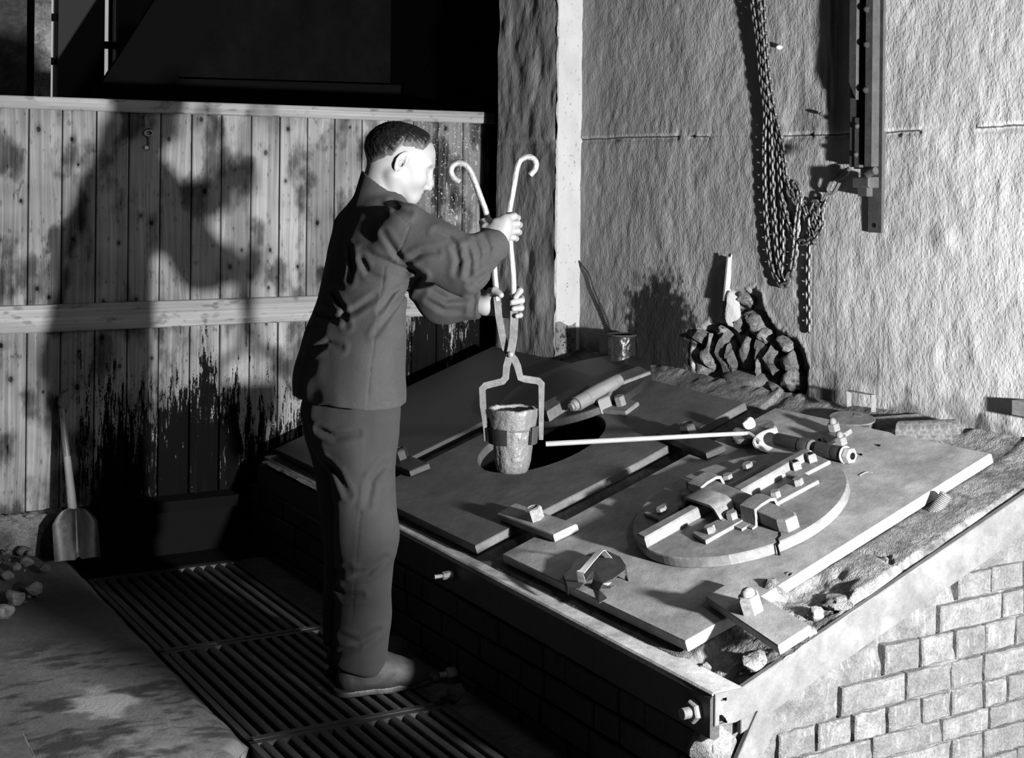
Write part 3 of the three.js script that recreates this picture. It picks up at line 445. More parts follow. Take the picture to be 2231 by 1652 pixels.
  part(F, 'corner_brick', lump(V(2.0621, .2251, RZ - 0.05), 0.062, 0.075, 0.06, 401, { facets: 14, rough: 0.1 }), M.bricks[2], 'chipped pale brick under the corner');
  // bolts through the front
  const bolt = (px, r, L) => { const p = vec(px), d = V(-1, 0, 0); const b = part(F, 'anchor_bolt', merge(tube([p, p.clone().addScaledVector(d, L)], r * 0.5, 12)), M.iron); part(b, 'nut', hexNut(p, d, r, L * 0.55, V(0, 1, 0), 0.3), M.iron); };
  bolt([2.02,.3134,-2.6591], 0.026, 0.05); bolt([2.03,.3206,-3.8991], 0.012, 0.06); bolt([2.03,.0331,-3.8721], 0.018, 0.055);
  // rough fill of fireclay on top, with the crucible hole and the crumbled corner
  const U1 = 2.98, V1 = 1.212;
  const fillH = (u, v) => {
    let h = -0.004 + 0.008 * (fbm(u / 4, v / 4, 70, 70, 4, 151) - 0.5);
    const d = Math.hypot(u - holeC[0], v - holeC[1]); if (d < holeR + 0.012) h = -0.5;
    const edge = sstep(0.2, 0.17, u), low = sstep(0.47, 0.4, v + 0.05 * (vn(u * 30, v * 20, 99, 99, 3) - 0.5) + 0.12 * sstep(0.09, 0.0, u)), n = fbm(u / 2, v / 2, 60, 60, 5, 152);
    h -= edge * low * (0.004 + 0.02 * n + 0.022 * sstep(0.13, 0.0, v) + 0.016 * Math.exp(-(((u - 0.06) / 0.035) ** 2) - (((v - 0.38) / 0.06) ** 2)));
    h += edge * (1 - low) * (0.006 + 0.004 * Math.sin(v * 5));
    h -= edge * sstep(0.035, 0.005, u) * (1 - low) * (0.02 + 0.02 * vn(v * 26, 1, 99, 9, 4)); h -= 0.02 * sstep(0.06, 0.0, v) * sstep(0.3, 0.1, u);
    const c = polyDist([[0.19, 0.545], [0.12, 0.56], [0.085, 0.57], [0.05, 0.545], [0.0, 0.56], [0.05, 0.545], [0.12, 0.56]], u, v); h -= edge * 0.009 * sstep(0.008, 0.001, c + 0.006 * (n - 0.5));
    h -= 0.012 * sstep(1.1, 1.2, u) * sstep(1.21, 1.2, u);
    h += 0.03 * sstep(1.14, 1.225, v) * fbm(u / 2, v / 2, 30, 30, 4, 153);
    return h;
  };
  part(F, 'fireclay_fill', grid(520, 250, (i, j) => { const u = mix(-0.004, U1, i < 0.2 ? i * 0.55 : 0.11 + (i - 0.2) * 0.89 / 0.8), v = mix(-0.06, V1, j), q = fp(u, v, v < 0 ? fillH(u, 0) : fillH(u, v)); if (v < -0.02) q.y = Math.min(q.y, 0.365); return q; }, (i, j, p) => [-p.z, p.x]), M.fill);
  part(F, 'fill_edge', grid(120, 4, (i, j) => { const v = mix(0, V1, i); return fp(-0.003, v, mix(-0.07, fillH(0, v), j)); }, (i, j, p) => [p.x, p.y]), M.mortar);
  part(F, 'hole_lining', (() => { const g = new THREE.CylinderGeometry(holeR + 0.01, holeR - 0.02, 0.5, 48, 1, true); const i = g.index.array; for (let k = 0; k < i.length; k += 3) { const t = i[k]; i[k] = i[k + 1]; i[k + 1] = t; } g.computeVertexNormals(); return g.translate(0, -0.25, 0).applyMatrix4(new THREE.Matrix4().makeBasis(B, N, A.clone().negate()).setPosition(fp(holeC[0], holeC[1], 0.0))); })(), M.soot);
  put(F);
}
// loose chunks of broken fireclay along the right-hand edge
{
  const list = [[.2075,.2942,.036,.032,.034],[.2052,.3421,.018,.02,.03],[.0462,.0787,.03,.034,.03],[.1408,.0001,.022,.018,.014],[.0719,.3017,.024,.03,.02],[.0207,.2314,.018,.02,.02],[.0547,.3701,.05,.05,.02]];
  const L = ['pale pitted chunk of fireclay beside the big corner nut', 'small dark-sided fireclay chunk against the plate end', 'wedge of broken fireclay at the crumbled corner by the beam', 'flat flake of fireclay beside the near end of the front beam', 'rounded fireclay lump in the washed-out hollow', 'little fireclay chip beside the clamp\'s right end', 'low mound of crumbled fireclay in the hollow behind the beam'];
  list.forEach(([u, v, w, d, h], i) => { const c = fp(u, v, h * 0.25 - (i > 1 ? 0.022 : 0.0)); single('fireclay_chunk', lump(c, d, h, w, 420 + i, { rough: 0.3, facets: 9 }), [M.stone, M.mortar][i % 2 ? 1 : 0], L[i], 'rubble', 'broken fireclay on the furnace edge'); });
}

// ---------- cover plates, clamps, lids ----------
{
  const rect = [[1.105,.0137],[.2058,.0078],[.1563,.1512],[.1796,.3544],[.179,1.076],[1.0649,1.0653]];
  const near = [[1.1, 0.008], [0.2, 0.004], [0.188, 0.15], [0.186, 0.36], [0.18, 1.076], [1.07, 1.07]];
  const t = thing('cover_plate', 'wide dusty cast iron cover plate under the round lid, nearest the corner', 'cover plate', 'cast iron cover plates of the furnace');
  part(t, 'plate', slab(near, 0, 0.03, 0.003), M.plate); put(t);
  const t2 = thing('cover_plate', 'cracked cast iron cover plate around the open crucible hole', 'cover plate', 'cast iron cover plates of the furnace');
  const far = [[2.06, -0.004], [1.238, -0.008], [1.232, 0.17], [1.207, 0.6], [1.207, 0.64], [1.215, 1.06], [2.058, 1.084]];
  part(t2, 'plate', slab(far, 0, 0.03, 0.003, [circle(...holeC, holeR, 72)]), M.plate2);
  for (const q of [[[1.213, 0.58], [1.26, 0.52], [1.4, 0.47], [1.51, 0.42]]]) part(t2, 'crack', tube(q.map(([u, v]) => fp(u, v, 0.0293)), 0.0009, 5), M.black); put(t2);
  const t3 = thing('cover_plate', 'dark cast iron cover plate behind the man\'s legs at the far end of the furnace', 'cover plate', 'cast iron cover plates of the furnace');
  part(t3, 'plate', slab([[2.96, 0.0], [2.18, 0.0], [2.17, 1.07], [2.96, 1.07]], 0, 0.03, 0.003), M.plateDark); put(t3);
}
// hold-down clamps: a flat plate bridging the joint, pulled down by a nut on a stud
function clampThing(poly, nutAt, r, h, tiltTo, label, m = M.iron, dome = true) {
  const t = thing('clamp_plate', label, 'clamp', 'bolted clamps holding the cover plates');
  part(t, 'plate', slab(poly, 0.032, 0.056, 0.003), m);
  const p = fp(nutAt[0], nutAt[1], 0.056), n = part(t, 'nut', hexNut(p, N, r, h, V(0, 0, 1), nutAt[2] ?? 0.2), m);
  part(n, 'stud', dome ? lathe([[r * 0.6, 0], [r * 0.6, h + 0.006], [r * 0.45, h + 0.013], [0.001, h + 0.016]], p, N, V(0, 0, 1), 20) : lathe([[0.001, h * 0.7], [r * 0.55, h * 0.7], [r * 0.55, h + 0.002], [r * 0.62, h + 0.002]].reverse(), p, N, V(0, 0, 1), 20), m);
  return put(t);
}
clampThing([[0.279, 0.14], [-0.058, 0.085], [-0.06, 0.185], [0.279, 0.235]], [.1169,.1591,.5], 0.028, 0.042, 0, 'clamp plate with a large hex nut at the near right corner of the furnace', M.plate);
clampThing([[1.315, 0.125], [0.992, 0.133], [0.98, 0.212], [1.318, 0.2]], [1.1456,.1691,.1], 0.026, 0.036, 0, 'clamp plate with a worn nut bridging the two plates at the front edge', M.plate, false);
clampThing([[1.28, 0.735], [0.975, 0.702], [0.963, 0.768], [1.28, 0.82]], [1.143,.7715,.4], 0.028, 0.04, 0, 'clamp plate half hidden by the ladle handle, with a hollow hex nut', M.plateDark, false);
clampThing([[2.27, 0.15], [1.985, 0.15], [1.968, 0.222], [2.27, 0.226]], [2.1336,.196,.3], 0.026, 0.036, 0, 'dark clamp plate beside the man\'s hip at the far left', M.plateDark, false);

// the near lid: a disc with bolted straps, a long rib, a crossbar in staples
function bolt(parent, u, v, h, r, k, m = M.iron, turn = 0.3, sides = 6) { return part(parent, 'bolt', hexNut(fp(u, v, h), N, r, k, V(0, 0, 1), turn, sides), m); }
{
  const t = thing('furnace_hatch', 'round cast iron furnace lid with bolted straps, ribs and a crossbar, cracked at the rim', 'hatch');
  const C = circle(0.597, 0.52, 0.305, 96, 0.012, 5);
  const d = part(t, 'disc', slab(C, 0.031, 0.061, 0.003), M.lid);
  part(d, 'crack', merge(flatBar([[0.345, 0.452], [0.33, 0.44], [0.325, 0.425], [0.308, 0.415], [0.303, 0.405]].map(([u, v]) => fp(u, v, 0.06)), N, 0.004, 0.005), flatBar([fp(0.3045, 0.405, 0.06), fp(0.302, 0.402, 0.032)], A, 0.006, 0.004)), M.black);
  const strap = (pts, h = 0.012) => part(t, 'strap', slab(pts, 0.0605, 0.0605 + h, 0.002), M.lid);
  const s1 = strap([[0.56, 0.325], [0.485, 0.312], [0.478, 0.49], [0.545, 0.495]]), s2 = strap([[0.53, 0.535], [0.468, 0.53], [0.455, 0.7], [0.528, 0.715]]), s3 = strap([[0.8, 0.335], [0.722, 0.33], [0.712, 0.5], [0.775, 0.51]]), s4 = strap([[0.75, 0.55], [0.69, 0.55], [0.69, 0.71], [0.75, 0.71]]), s5 = strap([[0.6, 0.69], [0.528, 0.689], [0.516, 0.802], [0.583, 0.813]]);
  for (const [s, u, v, q] of [[s1, 0.513, 0.353, 0], [s2, 0.496, 0.577, 0.5], [s2, 0.491, 0.657, 0.8], [s3, 0.744, 0.362, 0.2], [s4, 0.718, 0.588, 0.5], [s4, 0.718, 0.665, 0.1]]) bolt(s, u, v, 0.072, 0.0155, 0.018, M.lid, q, 6);
  for (const [u, v] of [[0.571, 0.724], [0.564, 0.778]]) { const b = bolt(s5, u, v, 0.072, 0.0165, 0.024, M.lid, 0.4, 4); part(b, 'bolt_end', lathe([[0.001, 0.0245], [0.008, 0.0245]].reverse(), fp(u, v, 0.072), N, V(0, 0, 1), 16), M.black); }
  const rib = (v0, v1, u0, u1) => part(t, 'rib', slab([[u0, v0], [u1, v0 - 0.005], [u1 - 0.004, v1], [u0 - 0.012, v1]], 0.0605, 0.094, 0.004), M.lid);
  rib(0.222, 0.455, 0.672, 0.628); rib(0.535, 0.8, 0.628, 0.586);
  // crossbar with chamfered end and two staples
  const bar = part(t, 'crossbar', merge(slab([[0.79, 0.49], [0.345, 0.452], [0.318, 0.46], [0.312, 0.495], [0.33, 0.507], [0.78, 0.545]], 0.0605, 0.098, 0.005)), M.lid);
  const staple = (u, w) => part(t, 'staple', flatBar([[0.44, 0.062], [0.455, 0.064], [0.462, 0.085], [0.466, 0.106], [0.49, 0.11], [0.522, 0.11], [0.536, 0.104], [0.54, 0.085], [0.543, 0.062]].map(([v, h]) => fp(u, v + (u < 0.6 ? -0.012 : 0.012), h)), A, w, 0.008), M.lid);
  staple(0.458, 0.06); staple(0.722, 0.06);
  const bridge = part(t, 'bridge_strap', flatBar([[0.79, 0.064], [0.72, 0.066], [0.705, 0.072], [0.685, 0.105], [0.67, 0.108], [0.57, 0.108], [0.555, 0.1], [0.54, 0.072], [0.52, 0.067], [0.45, 0.064]].map(([u, h]) => fp(u, 0.44, h)), B, 0.062, 0.008), M.lid);
  for (const [u, v, q] of [[0.516, 0.436, 0.3], [0.745, 0.452, 0.7]]) bolt(bridge, u, v, 0.071, 0.0165, 0.02, M.lid, q, 6);
  put(t);
}
// the far lid, pushed off the hole
{
  const t = thing('furnace_hatch', 'second sooty furnace lid, pushed aside from the open crucible hole', 'hatch');
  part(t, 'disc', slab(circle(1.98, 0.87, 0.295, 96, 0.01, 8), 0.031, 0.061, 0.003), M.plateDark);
  part(t, 'strap', slab([[1.98, 0.62], [1.88, 0.62], [1.74, 1.06], [1.84, 1.08]], 0.0605, 0.075, 0.003), M.ironMid);
  const s = part(t, 'long_bar', slab([[1.779,.6272],[1.8775,.6597],[1.8861,.862],[1.8281,.8478]], 0.0605, 0.1, 0.004), M.ironMid);
  put(t);
}

// ---------- things lying on the furnace ----------
{ // roller with end nut, near lid
  const a = vec([2.88,.7349,-3.4233]), b = vec([2.9099,.733,-3.1284]), d = b.clone().sub(a).normalize(), L = b.distanceTo(a), r = 0.0205;
  const t = thing('roller', 'dark iron roller with a large bright hex nut, lying across the ladle bowl', 'roller');
  const at = (k) => a.clone().addScaledVector(d, k * L);
  part(t, 'barrel', creased(merge(lathe([[0.001, 0], [r * 0.92, 0], [r, 0.004], [r, 0.335 * L], [r * 1.08, 0.34 * L], [r * 1.08, 0.46 * L], [r * 0.98, 0.475 * L], [0.001, 0.475 * L]].reverse(), a, d, N, 32), lathe([[0.011, 0], [0.011, 0.12 * L]].reverse(), at(0.45), d, N, 20), lathe([[0.001, 0], [r * 0.9, 0], [r, 0.003], [r, 0.19 * L], [r * 0.96, 0.195 * L], [r, 0.2 * L], [r * 1.05, 0.3 * L], [r * 0.98, 0.34 * L], [0.001, 0.34 * L]].reverse(), at(0.56), d, N, 32)), 0.5), M.ironDark);
  part(t, 'collar', creased(lathe([[r * 0.6, 0], [r * 1.02, 0], [r * 1.12, 0.003], [r * 1.02, 0.006], [r * 0.6, 0.006]].reverse(), at(0.47), d, N, 32), 0.4), M.ironMid);
  part(t, 'washer', creased(lathe([[0.001, 0], [r * 1.2, 0], [r * 1.25, 0.003], [r * 1.2, 0.006], [0.001, 0.006]].reverse(), at(0.9), d, N, 32), 0.4), M.bright2);
  const n = part(t, 'nut', hexNut(at(0.935), d, 0.023, 0.02, N, 0.2), M.bright2);
  part(n, 'bolt_hole', lathe([[0.001, 0.0], [0.0105, 0.0], [0.0105, 0.001]].reverse(), at(0.935).addScaledVector(d, 0.0202), d, N, 20), M.black);
  put(t);
}
{ // ladle
  const d0 = 4.4477;
  const t = thing('ladle', 'long-handled pouring ladle with a bright straight handle and open scoop bowl', 'ladle');
  const hp = [[2.3618,.6848,-3.9083],[2.4852,.6995,-3.8091],[2.6505,.7193,-3.6745],[2.7703,.7337,-3.5774],[2.8367,.7414,-3.5223]].map(vec);
  part(t, 'handle', tube(hp, (s) => 0.0085 - 0.002 * s, 14, 24), M.bright3);
  const c = vec([2.8819,.7282,-3.4298]), nx = vec([.8686,0,.4955]), up = N.clone().multiplyScalar(0.75).addScaledVector(vec([-.4955,0,.8686]), 0.55).normalize(), ax = nx.clone().addScaledVector(up, -nx.dot(up)).normalize(), ay = up.clone().cross(ax);
  const shell = (o) => grid(28, 16, (i, j) => { const th = (i - 0.5) * 2.9 + Math.PI, q = 0.06 + 0.94 * j, rx = (0.074 + o) * (Math.cos(th) < 0 ? 1.15 : 1), ry = 0.048 + o; const lx = rx * Math.cos(th) * q, ly = ry * Math.sin(th) * q; return c.clone().addScaledVector(ax, lx + 0.02).addScaledVector(ay, ly).addScaledVector(up, -(0.034 + o) * Math.sqrt(Math.max(0, 1 - q * q * 0.96)) + 0.012 * q * q * (1 - Math.cos(th)) * 0.5); });
  part(t, 'bowl', merge(shell(0), flip(shell(0.003)), tube([hp[4], hp[4].clone().addScaledVector(ax, 0.012).addScaledVector(up, -0.002), c.clone().addScaledVector(ax, -0.045).addScaledVector(up, 0.004)], 0.006, 10)), M.ladle);
  put(t);
}
{ // round cover with a white lump
  const [u, v] = [.9448,.8724];
  const t = single('round_cover', slab(circle(u, v, 0.072, 56, 0.05, 3), 0.045, 0.064, 0.004), M.pale, 'small round pale cover under the white lump, behind the ladle bowl', 'cover');
  single('flux_lump', lump(vec([2.895,.7595,-3.5727]), 0.022, 0.02, 0.02, 503, { facets: 10, rough: 0.06 }), mat(0.8, { roughness: 0.9 }), 'bright white lump sitting on the small round cover', 'lump');
}
{ // strap with two nuts beyond the roller
  const t = thing('clamp_plate', 'bright-edged strap with two domed nuts beyond the roller', 'clamp', 'bolted clamps holding the cover plates');
  part(t, 'plate', slab([[.6598,.9211],[.6629,1.0212],[.7062,1.0384],[.7111,.947]], 0.03, 0.046, 0.002), M.iron);
  for (const [u, v] of [[.7082,.9966],[.6143,.9346]]) { const n = part(t, 'nut', hexNut(fp(u, v, 0.046), N, 0.019, 0.022, V(0, 0, 1), 0.3), M.iron); part(n, 'stud', lathe([[0.011, 0], [0.011, 0.03], [0.007, 0.037], [0.001, 0.039]], fp(u, v, 0.046), N, V(0, 0, 1), 16), M.iron); }
  put(t);
}
{ // far roller in its bracket
  const a = vec([2.7214,.7123,-4.3409]), b = vec([2.949,.7951,-4.3671]), d = b.clone().sub(a).normalize(), L = b.distanceTo(a), r = 0.0265, t = thing('roller', 'grey roller with turned bands held in a forked bracket beside the far lid', 'roller');
  const at = (k) => a.clone().addScaledVector(d, k * L);
  part(t, 'barrel', creased(lathe([[0.001, 0], [0.014, 0], [0.015, 0.03 * L], [0.02, 0.04 * L], [0.022, 0.1 * L], [0.018, 0.11 * L], [r, 0.115 * L], [r, 0.32 * L], [r * 0.97, 0.325 * L], [r * 1.04, 0.33 * L], [r * 1.06, 0.6 * L], [r * 0.98, 0.605 * L], [r, 0.61 * L], [r * 0.95, 0.86 * L], [r * 0.8, 0.87 * L], [r * 0.9, 0.88 * L], [r * 0.82, 0.985 * L], [0.001, L]].reverse(), a, d, N, 32), 0.5), M.roller);
  part(t, 'bracket', merge(slab([[1.7582,.8098],[1.6921,.789],[1.6849,.8352],[1.7287,.8764],[1.8044,.8919]], 0.03, 0.085, 0.004)), M.roller);
  part(t, 'bracket_ear', flatBar([[0, 0.03], [0.01, 0.05], [0.005, 0.08], [-0.015, 0.09]].map(([q, h]) => fp(...[1.7907,.909], h).addScaledVector(A, -q * 1.0)), B, 0.05, 0.012), M.roller);
  put(t);
  const c = thing('clamp_plate', 'flat clamp plate with a square nut beside the grey roller', 'clamp', 'bolted clamps holding the cover plates');
  part(c, 'plate', slab([[1.6949,.7952],[1.5819,.8194],[1.6071,.8971],[1.6817,.9036],[1.7109,.8455]], 0.03, 0.046, 0.003), M.iron);
  part(c, 'nut', hexNut(fp(...[1.6538,.8549], 0.046), N, 0.02, 0.034, V(0, 0, 1), 0.5), M.iron); put(c);
}
{ // stud with a coarse thread
  const a = vec([2.8615,.6494,-2.77]), b = vec([2.8836,.7021,-2.7472]), d = b.clone().sub(a).normalize(), L = b.distanceTo(a), prof = [[0.001, 0]];
  for (let i = 0; i <= 12; i++) { prof.push([0.0172, (i + 0.15) / 13 * L], [0.0138, (i + 0.65) / 13 * L]); } prof.push([0.001, L]);
  single('threaded_stud', creased(lathe(prof.reverse(), a, d, N, 28), 0.25), M.iron, 'short threaded stud lying against the right edge of the cover plate', 'stud');
}
{ // torn tin lid with a strap handle
  const t = thing('battered_tin', 'battered sheet tin cover with a strap handle and bent tabs, near the front edge', 'tin');
  const q = (x, y) => 0;
  const top = [[2.0985,.4377,-3.3739],[2.1216,.4482,-3.3796],[2.1572,.4654,-3.404],[2.1873,.4785,-3.3911],[2.2164,.4891,-3.3788],[2.2253,.4923,-3.3517],[2.2252,.4912,-3.2892],[2.2079,.4828,-3.2352],[2.1934,.4754,-3.218],[2.1545,.4581,-3.2157],[2.1303,.446,-3.2286],[2.1321,.4446,-3.2777],[2.1124,.4374,-3.2827],[2.086,.4278,-3.2723],[2.0724,.4239,-3.3095]].map(vec);
  const cen = top.reduce((s, p) => s.add(p), V(0, 0, 0)).multiplyScalar(1 / top.length), tri = [];
  const sheet = (pts, o = 0) => { const P = []; const m = pts.reduce((s, p) => s.add(p), V(0, 0, 0)).multiplyScalar(1 / pts.length); for (let i = 0; i < pts.length; i++) { const a = pts[i], b = pts[(i + 1) % pts.length], u = N.clone().multiplyScalar(0.0009); for (const [x, y, z, s] of [[m, a, b, 1], [m, b, a, -1]]) for (const k of [x, y, z]) P.push(k.x + u.x * s, k.y + u.y * s, k.z + u.z * s); const e = [a.clone().add(u), b.clone().add(u), b.clone().sub(u), a.clone().sub(u)]; for (const k of [0, 3, 2, 0, 2, 1]) P.push(e[k].x, e[k].y, e[k].z); } const g = new THREE.BufferGeometry(); g.setAttribute('position', new THREE.Float32BufferAttribute(P, 3)); worldUv(g); g.computeVertexNormals(); return g; };
  part(t, 'sheet', sheet(top), M.tin);
  const down = (list, names) => part(t, names, sheet(list.map(vec)), M.tin);
  down([[2.1309,.4452,-3.2758],[2.1303,.446,-3.2286],[2.1396,.4228,-3.2446],[2.111,.422,-3.1774],[2.0863,.413,-3.1782],[2.1213,.4204,-3.2783]], 'bent_tab');
  down([[2.2079,.4828,-3.2352],[2.192,.4515,-3.1985],[2.1927,.4517,-3.2166],[2.1862,.4696,-3.2159]], 'bent_tab');
  down([[2.0985,.4377,-3.3739],[2.0724,.4239,-3.3095],[2.0667,.4059,-3.2977],[2.0762,.4093,-3.3269],[2.0963,.4315,-3.3749]], 'folded_rim');
  down([[2.1314,.4443,-3.2302],[2.1547,.4475,-3.2222],[2.1616,.4404,-3.2131],[2.1473,.4352,-3.2152],[2.136,.43,-3.237]], 'torn_tongue');
  part(t, 'strap_handle', flatBar([[2.2056,.4852,-3.315],[2.1902,.4976,-3.3063],[2.1661,.5155,-3.2889],[2.1578,.5167,-3.2851],[2.1153,.5012,-3.2615],[2.0696,.4846,-3.2343],[2.066,.479,-3.2395],[2.0842,.459,-3.2633],[2.1021,.439,-3.2867]].map(vec), vec([-.0463,-.0168,-.0953]).normalize(), 0.02, 0.002), M.tin2);
  put(t);
}
{ // oval tin with a strap handle, and curved sheet offcuts, by the wall
  const [u, v] = [.7474,1.1023], t = thing('tin_box', 'flat oval tin with a tall strap handle standing against the plaster wall', 'tin');
  const el = (a, b, n = 40) => [...Array(n)].map((_, i) => { const k = i / n * 2 * Math.PI; return [u + a * Math.cos(k), v + b * Math.sin(k)]; });
  part(t, 'can', slab(el(0.085, 0.036), 0.0, 0.028, 0.002), M.ironDark); part(t, 'top', slab(el(0.092, 0.042), 0.028, 0.032, 0.0015), M.iron);
  part(t, 'label_strip', slab([[.7516,1.1128],[.7172,1.1184],[.7323,1.1335],[.764,1.129]], -0.01, 0.0335, 0.001), M.iron);
  part(t, 'strap_handle', flatBar([[3.1629,.8158,-3.4168],[3.1612,.8657,-3.4177],[3.1606,.8662,-3.3087],[3.161,.8145,-3.3085]].map(vec), vec([.9948,0,-.0082]), 0.019, 0.0015), M.iron); put(t);
  const pipe = (name, p0, p1, r0, r1, arc, label) => { const a = vec(p0), b = vec(p1), d = b.clone().sub(a).normalize(), m = frameAt(a, d, N), L = a.distanceTo(b); const f = (o) => grid(24, 4, (i, j) => { const th = Math.PI / 2 + (i - 0.5) * arc, r = mix(r0, r1, j) + o; return V(r * Math.cos(th), r * Math.sin(th), j * L).applyMatrix4(m); }); single(name, merge(f(0), flip(f(-0.0025))), M.pipe, label, 'pipe offcut'); };
  pipe('pipe_offcut', [3.1207,.7778,-3.1538], [3.1845,.801,-2.9997], 0.036, 0.036, 5.2, 'short open-ended length of grey pipe lying by the wall base');
  pipe('pipe_offcut', [3.1467,.766,-3.3223], [3.2649,.809,-3.1625], 0.03, 0.02, 3.3, 'tapering curved sheet offcut tucked behind the pipe length');
  const bl = [3.2,.8959,-2.7978]; single('wood_block', worldUv(box(3.195, 3.25, bl[1] - 0.018, bl[1] + 0.022, bl[2] + -0.01, bl[2] + 0.12)), mat(0.16, { map: rep(TX.iron, 2, 2) }), 'small wooden block jutting from the wall at the right edge of the photo', 'wood block');
}
{ // crumbs of slag
  const L = ['dark slag crumb between the roller nut and the plate\'s back edge', 'dark slag crumb just right of the roller nut', 'dark slag crumb left of the roller, by its collar'];
  [[.522,.9893],[.528,.9241],[.7298,.9474]].forEach(([u, v], i) => single('slag_crumb', lump(fp(u, v, 0.032), 0.005, 0.003, 0.008, 520 + i, { detail: 1 }), M.black, L[i], 'crumb'));
  const n = [[.4335,.8241],[.4291,.8469],[.4118,.8512]]; single('wire_scrap', tube(n.map(([u, v]) => fp(u, v, 0.032)), 0.0012, 6), M.bright2, 'thin bent scrap of wire on the dusty cover plate', 'wire');
}
// ---------- crucible and tongs ----------
const TD = 4.38;
{
  const k = TD / 3180, c = vec([2.1794,.6344,-3.7993]), H = 138 * k, R0 = 34 * k, R1 = 51 * k, seed = 7;
  const prof = (y) => mix(R0, R1, Math.pow(y, 0.8)) * (y < 0.12 ? 0.86 + 0.14 * Math.sqrt(y / 0.12) : 1) + (y > 0.68 ? 0.0035 : 0);
  const wall = (o, in_) => grid(96, 56, (i, j) => { const a = i * 2 * Math.PI, y = in_ ? 0.08 + 0.92 * j : j; const rr = in_ ? prof(y) - 0.011 : prof(y), n = in_ ? 0 : 0.0032 * f3(Math.cos(a) * 5, y * 9, Math.sin(a) * 5, 4, seed) + (y < 0.66 ? 0.0018 * Math.abs(f3(Math.cos(a) * 16, y * 26, Math.sin(a) * 16, 2, 9)) : 0), top = y === 1 ? 0.004 * f3(Math.cos(a) * 3, 3, Math.sin(a) * 3, 3, 5) : 0; return c.clone().add(V((rr + n) * Math.cos(a), y * H + top, (rr + n) * Math.sin(a))); }, (i, j) => [i * 3, j * 1.4]);
  const cap = (y, r) => new THREE.CircleGeometry(r, 40).rotateX(-Math.PI / 2).translate(c.x, c.y + y, c.z), base = new THREE.CircleGeometry(R0 * 0.87, 40).rotateX(Math.PI / 2).translate(c.x, c.y + 0.001, c.z);
  const rim = grid(96, 2, (i, j) => { const a = i * 2 * Math.PI, n = 0.0032 * f3(Math.cos(a) * 5, 9, Math.sin(a) * 5, 4, seed), r = prof(1) + n - j * (0.011 + n); return c.clone().add(V(r * Math.cos(a), H + 0.004 * f3(Math.cos(a) * 3, 3, Math.sin(a) * 3, 3, 5) + 0.002 * Math.sin(j * Math.PI), r * Math.sin(a))); });
  const t = thing('crucible', 'rough glazed clay crucible gripped by the tongs over the furnace', 'crucible');
  part(t, 'pot', merge(flip(wall(0, false)), base), new THREE.MeshPhysicalMaterial({ color: K(0.085), roughness: 0.45, bumpMap: rep(TX.clay, 2, 2), bumpScale: 0.0018, clearcoat: 0.7, clearcoatRoughness: 0.35 }));
  part(t, 'lining', merge(wall(0, true), cap(0.08 * H, R0)), mat(0.16, { bumpMap: rep(TX.clay, 2, 2), bumpScale: 0.003 })); part(t, 'rim', flip(rim), mat(0.25, { bumpMap: rep(TX.clay, 4, 4), bumpScale: 0.003 }));
  put(t);
}
